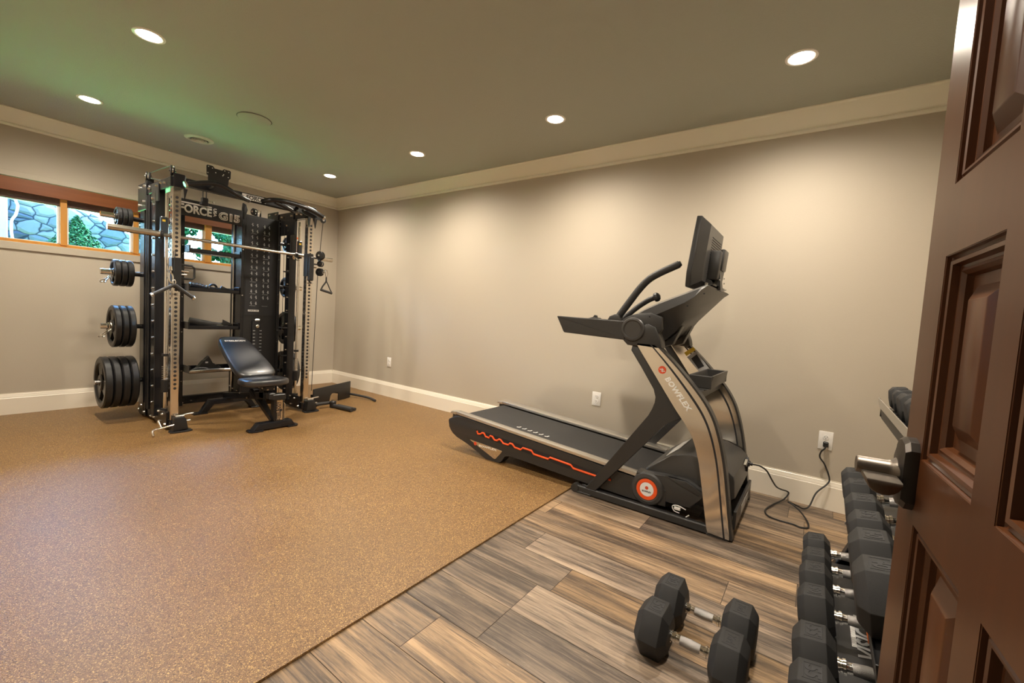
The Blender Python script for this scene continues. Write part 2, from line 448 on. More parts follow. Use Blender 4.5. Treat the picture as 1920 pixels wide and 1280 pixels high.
# ------------------------------------------------------------------ room shell
# floor of long wood-look tiles (one mesh, each plank with its own colour attribute)
m = MB(); PW = 0.195; X0 = 0.71 - 4*PW
m.mi = 1; m.quad([(-1.6, -0.9, -0.0018), (XR+0.05, -0.9, -0.0018), (XR+0.05, YW+0.05, -0.0018), (-1.6, YW+0.05, -0.0018)]); m.mi = 0
planks = []
ends = {5: 1.034, 6: 0.863, 7: 0.863, 10: 0.228, 11: -0.02, 4: 0.62, 8: 0.80, 9: 1.06, 12: 0.7}
for i in range(-5, 18):
    xa = X0+i*PW; off = ends.get(i, random.uniform(0, 1.2))
    y = off - 1.2*3
    while y < 1.45:
        y0, y1 = max(y, -0.9), min(y+1.2, 1.45)
        if y1 > y0+0.02 and xa < XR+0.04: planks.append((xa, min(xa+PW, XR+0.05), y0, y1))
        y += 1.2
g = 0.0012
cols = {}
for (a, b_, c, d) in planks:
    nf = len(m.bm.faces); m.quad([(a+g, c+g, 0), (b_-g, c+g, 0), (b_-g, d-g, 0), (a+g, d-g, 0)])
    m.bm.faces.ensure_lookup_table(); cols[nf] = (random.random(), random.random(), random.random(), 1)
lay = m.bm.loops.layers.float_color.new('plank')
for k, c in cols.items():
    for lp in m.bm.faces[k].loops: lp[lay] = c
fl = obj('floor', m, ['wood_tile', 'grout'], kind='structure', fix=False)

ob = obj('rubber_mat', MB().box(0.0, XR-0.001, 1.235, YW-0.001, 0.0005, 0.0095, 0.0), 'speckled_rubber')
tag(ob, 'tan speckled rubber gym mat covering the floor up to the window wall', 'floor mat')

m = MB(); m.box(-1.6, XR+0.15, -0.95, YW+0.15, ZC, ZC+0.12); obj('ceiling', m, 'ceiling_paint', kind='structure')
m = MB(); m.box(XR, XR+0.15, YB-0.1, YW+0.15, 0, ZC); obj('wall_right', m, 'wall_paint', kind='structure')
# window wall with its long opening
WX0, WX1, WZ0, WZ1 = 0.19, 2.36, 1.475, 2.012
m = MB()
m.box(XL-0.15, WX0, YW, YW+0.2, 0, ZC); m.box(WX1, XR, YW, YW+0.2, 0, ZC)
m.box(WX0, WX1, YW, YW+0.2, 0, WZ0); m.box(WX0, WX1, YW, YW+0.2, WZ1, ZC)
obj('wall_window', m, 'wall_paint', kind='structure')
# back wall and the wall with the doorway, plus the short hall the camera stands in
m = MB(); m.box(-1.6, XR, YB-0.12, YB, 0, ZC); obj('wall_back', m, 'wall_paint', kind='structure')
m = MB(); m.box(XL-0.13, XL, 0.72, YW, 0, ZC); m.box(XL-0.13, XL, YB, -0.20, 0, ZC); m.box(XL-0.13, XL, -0.20, 0.72, 2.06, ZC)
obj('wall_left', m, 'wall_paint', kind='structure')
m = MB(); m.box(-1.6, -1.5, YB, 1.6, 0, ZC); m.box(-1.5, XL-0.13, 1.5, 1.6, 0, ZC)
obj('wall_hall', m, 'hall_paint', kind='structure')

# baseboards: tall flat board with an ogee cap
def baseprof(t):
    return [(0, 0), (t, 0), (t, 0.148), (t-0.003, 0.152), (t-0.003, 0.158), (t-0.007, 0.166), (t-0.009, 0.176), (t-0.010, 0.180), (t-0.013, 0.183), (t-0.013, 0.189), (0, 0.189)]
pr = baseprof(0.018)
m = MB(); m.prism([(XR-a, z) for a, z in pr], 1, YB, YW); obj('baseboard_right', m, 'trim_white', kind='structure')
m = MB(); m.prism([(YW-a, z) for a, z in pr], 0, XL, XR-0.018); obj('baseboard_window', m, 'trim_white', kind='structure')
m = MB(); m.prism([(YB+a, z) for a, z in pr], 0, XL, XR-0.018); obj('baseboard_back', m, 'trim_white', kind='structure')
# crown
cp_ = [(0, 2.416), (0.014, 2.416), (0.018, 2.422), (0.018, 2.434), (0.010, 2.440), (0.010, 2.444), (0.020, 2.447)]
for k in range(7):
    t = k/6; cp_.append((0.024+0.072*t, 2.449+0.080*(t**0.85)-0.012*math.sin(PI*t)))
cp_ += [(0.103, 2.532), (0.1125, 2.535), (0.1125, 2.542), (0, 2.542)]
m = MB(); m.prism([(XR-a, z) for a, z in cp_], 1, YB, YW); obj('trim_1', m, 'crown_white', kind='structure')
m = MB(); m.prism([(YW-a, z) for a, z in cp_], 0, XL, XR); obj('trim_2', m, 'crown_white', kind='structure')

# window: painted casing, stained head board, dark head rail, amber posts and sill rail, white sashes, glass
m = MB()
m.box(WX0-0.06, WX1+0.06, YW-0.012, YW, WZ1, WZ1+0.047, 0.002)
m.box(WX0-0.06, WX1+0.06, YW-0.016, YW, 1.412, WZ0, 0.002)
m.box(WX1, WX1+0.06, YW-0.012, YW, WZ0, WZ1, 0.002); m.box(WX0-0.06, WX0, YW-0.012, YW, WZ0, WZ1, 0.002)
win = obj('window_1', m, 'wall_paint', kind='structure')
obj('head_board', MB().box(WX0, WX1, YW-0.004, YW+0.02, 1.896, WZ1-0.003, 0.002), 'wood_head', win)
obj('head_rail', MB().box(WX0, WX1, YW+0.06, YW+0.10, 1.845, 1.93, 0.003), 'wood_dark', win)
obj('sill', MB().box(WX0, WX1, YW+0.002, YW+0.14, WZ0-0.006, WZ0+0.003, 0.002), 'wood_frame', win)
obj('bottom_rail', MB().box(WX0, WX1, YW+0.045, YW+0.09, WZ0, WZ0+0.028, 0.003), 'wood_frame', win)
for a, b_ in ((WX0, WX0+0.04), (0.722, 0.766), (1.222, 1.262), (1.826, 1.890), (WX1-0.04, WX1)):
    obj('window_post', MB().box(a, b_, YW+0.035, YW+0.10, WZ0+0.02, 1.90, 0.002), 'wood_frame', win)
for a, b_ in ((WX0+0.04, 0.722), (0.766, 1.222), (1.262, 1.826), (1.890, WX1-0.04)):
    t = 0.014
    m = MB(); m.box(a, a+t, YW+0.075, YW+0.105, 1.50, 1.86); m.box(b_-t, b_, YW+0.075, YW+0.105, 1.50, 1.86)
    m.box(a, b_, YW+0.075, YW+0.105, 1.495, 1.51); m.box(a, b_, YW+0.075, YW+0.105, 1.84, 1.86)
    fr = obj('window_frame', m, 'win_white', win)
    obj('glass_pane', MB().box(a+t, b_-t, YW+0.088, YW+0.092, 1.51, 1.84), 'glass', fr)

# ceiling fittings
def downlight(x, y, label, n):
    t = thing('ceiling_light', label, 'ceiling light', (x, y, ZC), 'recessed ceiling lights')
    m = MB(); m.lathe((x, y, ZC+0.0005), (0, 0, -1), [(0, 0.054), (0.0, 0.074), (0.004, 0.073), (0.006, 0.062), (0.003, 0.054)], 32)
    obj('trim_ring', m, 'plastic_white', t)
    m = MB(); m.lathe((x, y, ZC-0.003), (0, 0, -1), [(0, 0.0), (0.0, 0.055), (0.0015, 0.054), (0.002, 0.0)], 32)
    obj('lamp_lens', m, 'lamp_glow', t)
    l = bpy.data.lights.new('downlight_beam', 'SPOT'); l.energy = LAMP; l.spot_size = math.radians(166); l.spot_blend = 1.0
    l.shadow_soft_size = 0.055; l.color = (1.0, 0.89, 0.74)
    o = bpy.data.objects.new('downlight_beam', l); col.objects.link(o); o.location = (0, 0, -0.02); o.parent = t
LAMP = 125
for i, (x, y, lab) in enumerate([
    (0.752, 4.594, 'round white recessed ceiling light nearest the window, left of the weight machine'),
    (0.752, 3.150, 'larger looking recessed ceiling light at the upper left of the ceiling'),
    (0.752, 1.660, 'recessed ceiling light above the open mat on the doorway side, out of the picture'),
    (0.752, 0.200, 'recessed ceiling light just inside the doorway, out of the picture'),
    (2.672, 4.560, 'small recessed ceiling light near the far corner above the weight machine'),
    (2.674, 3.125, 'second recessed ceiling light from the far corner along the right wall'),
    (2.676, 1.662, 'recessed ceiling light between the far end of the treadmill and the weight machine side'),
    (2.680, 0.195, 'recessed ceiling light nearest the door, high above the front of the treadmill')]):
    downlight(x, y, lab, i)
t = thing('ceiling_vent', 'round grey slotted air vent in the ceiling near the window wall', 'ceiling vent', (1.49, 4.72, ZC))
m = MB(); m.lathe((1.49, 4.72, ZC+0.001), (0, 0, -1), [(0, 0.072), (0.0, 0.112), (0.006, 0.110), (0.016, 0.085), (0.014, 0.072)], 36); obj('vent_flange', m, 'vent_white', t)
m = MB()
for r in (0.018, 0.036, 0.054): m.lathe((1.49, 4.72, ZC-0.002), (0, 0, -1), [(0, r-0.003), (0.014, r+0.007), (0.016, r+0.006), (0.002, r-0.005)], 32)
obj('vent_rings', m, 'vent_white', t)
m = MB(); m.lathe((1.49, 4.72, ZC-0.0005), (0, 0, -1), [(0, 0.0), (0.0005, 0.073)], 32); obj('vent_throat', m, 'dark', t)
m = MB(); m.lathe((1.553, 3.76, ZC+0.001), (0, 0, -1), [(0, 0.118), (0.007, 0.116), (0.009, 0.110), (0.009, 0.0)], 40); m.mi = 1; m.lathe((1.553, 3.76, ZC+0.0005), (0, 0, -1), [(0, 0.117), (0.003, 0.121), (0.0035, 0.117)], 40)
tag(obj('ceiling_speaker', m, ['ceiling_paint', 'dark'], loc=(1.553, 3.76, ZC)), 'flush round ceiling speaker cover painted the ceiling colour, near the vent', 'ceiling speaker')

# outlets on the right wall
def outlet(y, z, w, h, label, second=True):
    t = thing('wall_outlet', label, 'outlet', (XR, y, z))
    obj('cover_plate', MB().box(XR-0.006, XR, y-w/2, y+w/2, z-h/2, z+h/2, 0.0025, 2), 'plastic_white', t)
    for dz in (0.021, -0.021):
        m = MB(); m.lathe((XR-0.0055, y, z+dz), (-1, 0, 0), [(0, 0.0165), (0.003, 0.016), (0.003, 0.0)], 20)
        m.mi = 1
        for dy in (-0.006, 0.006): m.box(XR-0.0095, XR-0.0082, y+dy-0.001, y+dy+0.001, z+dz-0.001, z+dz+0.007)
        m.box(XR-0.0095, XR-0.0082, y-0.002, y+0.002, z+dz-0.009, z+dz-0.005)
        obj('socket', m, ['plastic_white', 'dark'], t)
outlet(4.298, 0.440, 0.072, 0.116, 'small white wall outlet furthest away, near the room corner')
outlet(1.500, 0.445, 0.080, 0.118, 'white wall outlet behind the treadmill deck, nothing plugged in')
outlet(-0.096, 0.440, 0.075, 0.118, 'white wall outlet with the black power cord plugged in')
# power cord from treadmill to the outlet
m = MB()
m.tube([(3.01, 0.262, 0.285), (3.015, 0.243, 0.285), (3.025, 0.220, 0.280), (3.04, 0.185, 0.255), (3.09, 0.155, 0.190), (3.21, 0.135, 0.120), (3.29, 0.110, 0.085), (3.345, 0.082, 0.065), (3.352, 0.070, 0.050), (3.30, 0.092, 0.020), (3.19, 0.141, 0.008), (3.085, 0.170, 0.006), (3.014, 0.170, 0.006), (2.964, 0.146, 0.006), (2.948, 0.096, 0.006), (2.948, 0.029, 0.006), (2.934, -0.010, 0.006), (2.955, -0.045, 0.006), (3.01, -0.048, 0.008), (3.07, -0.032, 0.016), (3.130, -0.002, 0.030), (3.161, 0.033, 0.045), (3.175, 0.062, 0.052), (3.195, 0.050, 0.046), (3.228, 0.015, 0.025), (3.245, -0.020, 0.012), (3.275, -0.048, 0.030), (3.31, -0.075, 0.11), (3.345, -0.125, 0.17), (3.355, -0.135, 0.21),
        (3.35, -0.105, 0.29), (3.35, -0.075, 0.335), (3.345, -0.08, 0.375), (3.345, -0.095, 0.395), (3.352, -0.098, 0.414)], 0.0048, 8, smooth=8)
m.box(3.345, XR-0.009, -0.112, -0.084, 0.404, 0.436, 0.004)
tag(obj('power_cord', m, 'cord_black', loc=(3.01, 0.2, 0.006)), 'black power cord looping on the floor from the treadmill to the outlet', 'cord')

# ------------------------------------------------------------------ door
t = thing('door_1', 'dark stained wooden panel door standing open at the right edge', 'door', (0.0, -0.165, 0.0))
del t['label']; del t['category']; t['kind'] = 'structure'
E0 = Vector((0.8146, -0.1138, 0)); DA = math.radians(3.668); DW = 0.80
DM = Matrix.Translation(E0) @ Matrix.Rotation(DA, 4, 'Z')     # local x 0 at free edge, negative towards the hinge; local y 0 is the face towards the camera
def dl(): return MB()
TH = 0.042
zs = [(0.16, 0.884), (0.969, 1.225), (1.312, 1.95)]      # panel openings in z
xs = [(0.077, 0.242), (0.2935, 0.4585), (0.51, 0.72)]
m = MB()
def dbox(x0, x1, z0, z1, y0=-TH, y1=0.0, bv=0.0): m.box(-x1, -x0, y0, y1, z0, z1, bv, 1, DM)
xe = [0.0]+[v for p in xs for v in p]+[DW]
for a, b_ in zip(xe[0::2], xe[1::2]): dbox(a, b_, 0.012, 2.045)
for a, b_ in xs:
    ze = [0.012]+[v for p in zs for v in p]+[2.045]
    for c, d in zip(ze[0::2], ze[1::2]): dbox(a, b_, c, d)
leaf = obj('door_leaf', m, 'door_wood', t)
def ring(m, x0, x1, z0, z1, steps):
    # rectangular rings stepping inwards: steps [(inset, y)]
    R = []
    for ins, y in steps:
        c = [(-(x0+ins), y, z0+ins), (-(x1-ins), y, z0+ins), (-(x1-ins), y, z1-ins), (-(x0+ins), y, z1-ins)]
        R.append([m.bm.verts.new(DM @ Vector(p)) for p in c])
    for A, B in zip(R, R[1:]):
        for i in range(4):
            m.bm.faces.new((A[i], A[(i+1) % 4], B[(i+1) % 4], B[i]))
    return R
for a, b_ in xs:
    for c, d in zs:
        m = MB()
        ring(m, a, b_, c, d, [(-0.001, 0.0), (0.001, -0.001), (0.002, -0.005), (0.003, -0.006), (0.005, -0.007), (0.008, -0.003), (0.012, -0.004), (0.014, -0.011), (0.017, -0.012), (0.021, -0.010), (0.025, -0.014), (0.026, -0.018), (0.028, -0.022)])
        mo = obj('panel_moulding', m, 'door_wood', t)
        m = MB()
        R = ring(m, a, b_, c, d, [(0.0, -0.020), (0.040, -0.020), (0.056, -0.010), (0.058, -0.009)])
        m.bm.faces.new(R[-1])
        obj('door_panel', m, 'door_wood', t)
# handle: bevelled backplate, neck, short lever
m = MB(); ZH = 0.943; XH = -0.048
pts = [(-0.026, -0.034), (-0.018, -0.044), (0.0, -0.048), (0.018, -0.044), (0.026, -0.034), (0.026, 0.034), (0.018, 0.044), (0.0, 0.048), (-0.018, 0.044), (-0.026, 0.034)]
R = []
for k, y in ((1.0, 0.0), (1.0, 0.009), (0.90, 0.014), (0.86, 0.014), (0.55, 0.0175)):
    R.append([m.bm.verts.new(DM @ Vector((XH+px*k, y, ZH+pz*k))) for px, pz in pts])
for A, B in zip(R, R[1:]):
    for i in range(len(pts)): m.bm.faces.new((A[i], A[(i+1) % len(pts)], B[(i+1) % len(pts)], B[i]))
m.bm.faces.new(R[-1])
h = obj('door_handle', m, 'bronze', t)
m = MB(); o = DM @ Vector((XH, 0.012, ZH)); d = (DM.to_3x3() @ Vector((0, 1, 0)))
m.lathe(o, d, [(0, 0.021), (0.004, 0.0185), (0.010, 0.0135), (0.014, 0.012), (0.045, 0.0115), (0.047, 0.0105), (0.047, 0.0)], 24)
obj('lever_neck', m, 'lever_metal', h)
m = MB(); m.prism([(0.054, -0.004)]+[(0.036+0.018*math.cos(a), -0.006-0.017*math.sin(a)) for a in [k*PI/10 for k in range(11)]]+[(0.018, -0.004)], 0, XH-0.052, XH, 0.0025, DM @ Matrix.Translation((0, 0, ZH)))
obj('lever', m, 'lever_metal', h)

# ------------------------------------------------------------------ outside the window
def leaves(m, n, fn, s0, s1):
    for _ in range(n):
        p, nr = fn(); s = random.uniform(s0, s1)
        a = Vector((random.uniform(-1, 1), random.uniform(-1, 1), random.uniform(-1, 1))).normalized()
        nr = (Vector(nr)+a*0.9).normalized(); x = nr.cross(a).normalized(); y = nr.cross(x)
        p = Vector(p)
        m.quad([p-x*s, p-y*s*0.45, p+x*s, p+y*s*0.45])
m = MB(); m.quad([(-8, YW+0.25, 1.38), (12, YW+0.25, 1.38), (12, 20, 1.30), (-8, 20, 1.30)])
gr = obj('lawn', m, 'grass'); gr['kind'] = 'structure'
# dry stacked retaining wall, sloping down to the right
m = MB(); m.prism([(-0.25, 1.3), (2.10, 1.3), (2.10, 1.70), (1.62, 1.90), (1.30, 2.08), (0.9, 2.15), (0.5, 2.22), (-0.25, 2.25)], 1, 7.7, 8.0, 0.01)
tag(obj('stone_wall', m, 'field_stone', loc=(0, 7.8, 1.3)), 'grey blue rounded fieldstone retaining wall outside the left window panes', 'stone wall')
m = MB()
def fb():
    while True:
        u, v, w = random.uniform(-1, 1), random.uniform(-1, 1), random.uniform(0, 1)
        if u*u*0.9+v*v+w*w < 1:
            r = 1-w
            return (1.07+u*0.33*(r+0.2), 7.2+v*0.25*r, 1.36+w*0.62), (u, v, w)
leaves(m, 5200, fb, 0.010, 0.024)
sh = obj('shrub', m, 'bush_green', loc=(1.07, 7.2, 1.36), smooth=False, fix=False); tag(sh, 'pointed green juniper shrub in front of the stone wall outside', 'shrub')
m = MB(); m.box(0.28, 0.548, 7.3, 7.45, 1.58, 2.5, 0.008); m.box(0.25, 0.56, 7.28, 7.46, 1.50, 1.58, 0.008); m.box(0.36, 0.46, 7.33, 7.42, 1.355, 1.50)
tag(obj('utility_box', m, 'outside_white', loc=(0.41, 7.37, 1.36)), 'white utility box outside at the left edge of the window', 'utility box')
m = MB(); m.tube([(0.578, 7.25, 2.3), (0.60, 7.25, 2.05), (0.615, 7.24, 1.98), (0.60, 7.24, 1.88), (0.57, 7.25, 1.80), (0.575, 7.24, 1.62), (0.62, 7.2, 1.5), (0.66, 7.18, 1.38)], 0.012, 8, smooth=5)
tag(obj('garden_hose', m, 'outside_white', loc=(0.6, 7.34, 1.4)), 'white garden hose hanging beside the utility box outside', 'hose')
def tree(x, y, z0, H, rad, nl, label, seed):
    random.seed(seed)
    t = thing('tree', label, 'tree', (x, y, z0), 'trees outside the window')
    m = MB(); m.tube([(x, y, z0), (x+0.05, y, z0+H*0.4), (x-0.03, y, z0+H*0.9)], 0.06, 8, smooth=4)
    for k in range(6):
        a = random.uniform(0, 6.28); m.tube([(x, y, z0+H*(0.3+0.08*k)), (x+math.cos(a)*rad*0.5, y+math.sin(a)*rad*0.5, z0+H*(0.45+0.08*k)), (x+math.cos(a)*rad*0.9, y+math.sin(a)*rad*0.9, z0+H*(0.5+0.08*k))], 0.018, 6, smooth=3)
    obj('trunk', m, 'bark', t)
    cl = [(random.uniform(-1, 1)*rad*0.7, random.uniform(-1, 1)*rad*0.6, H*random.uniform(0.35, 1.0)) for _ in range(9)]
    def f():
        c = random.choice(cl); v = Vector((random.gauss(0, 1), random.gauss(0, 1), random.gauss(0, 1))).normalized()
        r = rad*0.42*random.random()**0.4
        return (x+c[0]+v.x*r, y+c[1]+v.y*r, z0+c[2]+v.z*r*0.7), v
    m = MB(); leaves(m, nl, f, 0.025, 0.055); obj('foliage', m, 'tree_green', t, smooth=False, fix=False)
tree(2.35, 8.6, 1.32, 1.15, 0.42, 3000, 'leafy green tree with white sky gaps, left of the right window post', 3)
tree(3.05, 8.4, 1.32, 1.15, 0.45, 4200, 'dense green tree filling the right hand window pane outside', 5)
tree(3.9, 9.2, 1.32, 1.6, 0.6, 3000, 'green tree furthest right beyond the window', 8)
random.seed(11)
m = MB()
for k in range(26):
    x, y, s = 2.25+random.uniform(0, 2.2), 7.2+random.uniform(0, 0.4), random.uniform(0.06, 0.13)
    m.lathe((x, y, 1.33), (0, 0, 1), [(0, s*0.9), (s*0.5, s*1.1), (s*1.0, s*0.8), (s*1.25, 0)], 9)
bd = obj('garden_boulders', m, 'field_stone', loc=(3, 7.7, 1.33)); tag(bd, 'low bed of pale garden stones outside under the trees', 'stones'); bd['kind'] = 'stuff'

# world and sun: clear blue daylight outside only
w = bpy.data.worlds.new('world'); sc.world = w; w.use_nodes = True
bg = w.node_tree.nodes['Background']; tcw = w.node_tree.nodes.new('ShaderNodeTexCoord')
gd = w.node_tree.nodes.new('ShaderNodeValToRGB'); sx_ = w.node_tree.nodes.new('ShaderNodeSeparateXYZ')
w.node_tree.links.new(tcw.outputs['Generated'], sx_.inputs[0]); w.node_tree.links.new(sx_.outputs['Z'], gd.inputs['Fac'])
gd.color_ramp.elements[0].color = (0.66, 0.86, 1.0, 1); gd.color_ramp.elements[1].color = (0.26, 0.54, 1.0, 1); gd.color_ramp.elements[1].position = 0.4
w.node_tree.links.new(gd.outputs[0], bg.inputs['Color']); bg.inputs['Strength'].default_value = 34.0
sn = bpy.data.lights.new('sun', 'SUN'); sn.energy = 130; sn.angle = math.radians(1.5); sn.color = (1.0, 0.97, 0.90)
so = bpy.data.objects.new('sun', sn); col.objects.link(so); so.rotation_euler = Vector((-0.85, -0.03, -0.62)).to_track_quat('-Z', 'Y').to_euler()   # shines away from the house onto wall and lawn
so.location = (0, 3, 8)
sc.view_settings.view_transform = 'Standard'; sc.view_settings.look = 'None'; sc.view_settings.exposure = 0.2; sc.view_settings.gamma = 1.0
sc.view_settings.use_curve_mapping = False
# ------------------------------------------------------------------ multi station weight machine
random.seed(21)
RK = thing('weight_machine', 'large black and chrome cable and barbell weight machine below the window', 'weight machine', (1.735, 4.55, 0.0095))
F0 = 0.0095
def rk(name, m, mt, parent=None, **k): return obj(name, m, mt, parent or RK, **k)
def bolts(m, pts, d, r=0.007, h=0.006):
    d = Vector(d)
    for p in pts: m.cyl(p, Vector(p)+d*h, r, 8, r*0.75)
# chrome front uprights with adjustment holes
for sx, x0 in ((0, 1.148), (1, 2.236)):
    m = MB(); m.box(x0, x0+0.056, 4.17, 4.235, 0.10, 1.985, 0.004)
    m.mi = 1
    for k in range(48):
        z = 0.36+k*0.0345
        if z < 1.88:
            m.cyl((x0+0.028, 4.1685, z), (x0+0.028, 4.1705, z), 0.0105, 10)
            m.cyl((x0-0.0012, 4.2025, z), (x0+0.001, 4.2025, z), 0.0105, 10)
    rk('chrome_upright', m, ['brushed_steel', 'dark'])
# round guide rods for the barbell with bottom springs
for x in (1.170, 2.262):
    m = MB(); m.cyl((x, 4.385, 0.09), (x, 4.385, 1.93), 0.013, 14); g_ = rk('guide_rod', m, 'chrome')
    m = MB(); m.tube([(x+0.021*math.cos(a), 4.385+0.021*math.sin(a), 0.40+a*0.0024) for a in [i*PI/5 for i in range(80)]], 0.0032, 5)
    rk('spring', m, 'zinc', g_)
    m = MB(); m.cyl((x, 4.385, 0.30), (x, 4.385, 0.40), 0.030, 16); m.cyl((x, 4.385, 0.135), (x, 4.385, 0.16), 0.028, 16); m.cyl((x, 4.385, 0.60), (x, 4.385, 0.62), 0.024, 16)
    rk('rubber_stop', m, 'rack_satin', g_, split=True)
# black barbell-catch uprights with a row of steel pegs
for x0, sgn in ((1.122, -1), (2.222, -1)):
    m = MB(); m.box(x0, x0+0.068, 4.49, 4.575, 0.08, 1.955, 0.004); u = rk('black_upright', m, 'rack_black')
    m = MB()
    for k in range(13): m.cyl((x0-0.0005, 4.512, 0.20+k*0.137), (x0-0.016, 4.512, 0.20+k*0.137), 0.009, 10)
    rk('catch_peg', m, 'zinc', u, split=True)
# rear plate-storage columns
for x0 in (1.132, 2.214):
    m = MB(); m.box(x0, x0+0.078, 4.83, 4.95, 0.05, 2.00, 0.004); u = rk('rear_column', m, 'rack_black')
    m = MB(); m.box(x0+0.014, x0+0.030, 4.826, 4.832, 0.2, 1.85); m.box(x0+0.050, x0+0.064, 4.826, 4.832, 0.2, 1.85)
    rk('column_rib', m, 'rack_satin', u, split=True)
    m = MB(); bolts(m, [(x0+0.04, 4.83, z) for z in (0.30, 0.42, 0.75, 0.87, 1.21, 1.33, 1.66, 1.80)], (0, -1, 0), 0.009, 0.008)
    rk('bolt', m, 'zinc', u, split=True)
m = MB(); m.box(1.142, 1.20, 4.66, 4.74, 0.06, 1.98, 0.004); rk('middle_column', m, 'rack_black')
m = MB(); m.cyl((1.135, 4.70, 0.10), (1.135, 4.70, 1.95), 0.009, 10); m.cyl((1.135, 4.76, 0.10), (1.135, 4.76, 1.95), 0.009, 10); rk('rear_guide_rod', m, 'rack_satin', split=True)
# base side rails and bolted gusset plates
for x0 in (1.135, 2.222):
    m = MB(); m.box(x0+0.012, x0+0.072, 4.16, 4.98, F0+0.02, F0+0.085, 0.004); m.box(x0, x0+0.012, 4.22, 4.42, F0+0.02, F0+0.15, 0.003); m.box(x0, x0+0.012, 4.78, 4.98, F0+0.015, F0+0.13, 0.003)
    m.box(x0+0.005, x0+0.08, 4.88, 4.98, F0, F0+0.03, 0.003)
    b = rk('base_rail', m, 'rack_black')
    m = MB(); bolts(m, [(x0, y, F0+z) for y, z in ((4.24, 0.05), (4.31, 0.12), (4.38, 0.05), (4.40, 0.13), (4.52, 0.06), (4.60, 0.05), (4.80, 0.05), (4.88, 0.10), (4.95, 0.05))], (-1, 0, 0), 0.011, 0.012)
    rk('bolt', m, 'zinc', b, split=True)
    # flared front foot
    m = MB(); xc = x0+0.042 + (0.025 if x0 < 2 else 0.03)
    m.prism([(xc-0.042, F0+0.11), (xc-0.032, F0+0.122), (xc+0.022, F0+0.122), (xc+0.036, F0+0.105), (xc+0.05, F0+0.02), (xc-0.052, F0+0.012)], 1, 4.105, 4.19, 0.004)
    m.prism([(xc-0.072, 4.10), (xc-0.045, 4.085), (xc+0.045, 4.083), (xc+0.077, 4.10), (xc+0.077, 4.15), (xc+0.05, 4.20), (xc-0.05, 4.20), (xc-0.072, 4.15)], 2, F0, F0+0.012, 0.003)
    rk('front_foot', m, 'rack_satin')
    m = MB(); m.cyl((xc-0.03, 4.14, F0+0.125), (xc+0.03, 4.14, F0+0.125), 0.012, 10); m.cyl((xc+0.03, 4.16, F0+0.13), (xc+0.10, 4.16, F0+0.135), 0.006, 8); m.cyl((xc+0.04, 4.13, F0+0.085), (xc+0.068, 4.13, F0+0.085), 0.006, 8)
    rk('foot_pin', m, 'zinc', split=True)
# adjusting handle pedal at the left front foot
m = MB(); m.tube([(1.19, 4.12, F0+0.07), (1.07, 4.10, F0+0.055), (1.035, 4.095, F0+0.052), (1.015, 4.09, F0+0.04), (1.02, 4.07, F0+0.01)], 0.008, 10, smooth=3)
m.cyl((1.07, 4.17, F0+0.10), (1.085, 4.15, F0+0.05), 0.009, 10); rk('chrome_lever', m, 'chrome')
# rear frame: inner posts, cross members
for a, b_ in ((1.398, 1.430), (1.838, 1.895)):
    m = MB(); m.box(a, b_, 4.85, 4.91, 0.06, 1.93, 0.003); p = rk('inner_post', m, 'rack_black')
    m = MB(); bolts(m, [((a+b_)/2, 4.85, z) for z in (0.30, 0.40, 0.77, 0.87, 1.10, 1.20, 1.5, 1.58)], (0, -1, 0), 0.006, 0.006); rk('bolt', m, 'zinc', p, split=True)
m = MB(); m.box(1.20, 2.22, 4.86, 4.92, 0.075, 0.150, 0.004); rr = rk('rear_base_beam', m, 'rack_black')
m = MB(); bolts(m, [(x, 4.86, 0.09+0.012*i) for i, x in enumerate((1.43, 1.50))], (0, -1, 0), 0.009, 0.008); rk('bolt', m, 'zinc', rr, split=True)
m = MB(); m.box(1.20, 2.22, 4.86, 4.92, 1.93, 1.985, 0.004); rk('rear_top_beam', m, 'rack_black')
# top side beams, corner brackets, pulleys
for x0, s_ in ((1.13, -1), (2.222, 1)):
    m = MB(); m.box(x0+0.004, x0+0.066, 4.17, 4.98, 1.955, 2.035, 0.004); b = rk('top_side_beam', m, 'rack_black')
    m = MB(); m.box(x0-0.006, x0+0.004, 4.76, 4.99, 1.83, 2.06, 0.003); m.box(x0-0.006, x0+0.004, 4.43, 4.60, 1.87, 2.02, 0.003)
    m.prism([(4.55, 1.955), (4.76, 1.955), (4.76, 1.86)], 0, x0+0.01, x0+0.06); rk('side_bracket', m, 'rack_satin', b, split=True)
    m = MB(); bolts(m, [(x0-0.006, y, z) for y, z in ((4.79, 2.03), (4.93, 2.03), (4.80, 1.90), (4.94, 1.88), (4.46, 1.99), (4.56, 1.90), (4.36, 2.00), (4.27, 1.99), (4.66, 1.99))], (-1, 0, 0), 0.012, 0.012)
    rk('bolt', m, 'zinc', b, split=True)
m = MB(); m.box(2.214, 2.226, 4.40, 4.88, 1.80, 1.955, 0.002); m.prism([(4.88, 1.80), (4.70, 1.80), (4.88, 1.62)], 0, 2.214, 2.226); rk('gusset_plate', m, 'rack_satin')
def pulley(c, ax, r=0.042, w=0.028, parent=None):
    c = Vector(c); a = Vector(ax).normalized(); m = MB()
    m.lathe(c-a*w/2, a, [(0, 0.0), (0, r*0.35), (0.002, r*0.98), (w*0.22, r), (w*0.42, r*0.8), (w*0.58, r*0.8), (w*0.78, r), (w-0.002, r*0.98), (w, r*0.35), (w, 0)], 22)
    p = rk('pulley', m, 'rack_satin', parent)
    m = MB(); m.lathe(c-a*(w/2+0.008), a, [(0, 0), (0, 0.010), (w+0.016, 0.010), (w+0.016, 0)], 10); m.lathe(c-a*w*0.12, a, [(0, r*0.82), (w*0.24, r*0.82)], 20); rk('axle', m, 'zinc', p)
pulley((1.155, 4.21, 2.085), (1, -0.2, 0), 0.040, 0.03)
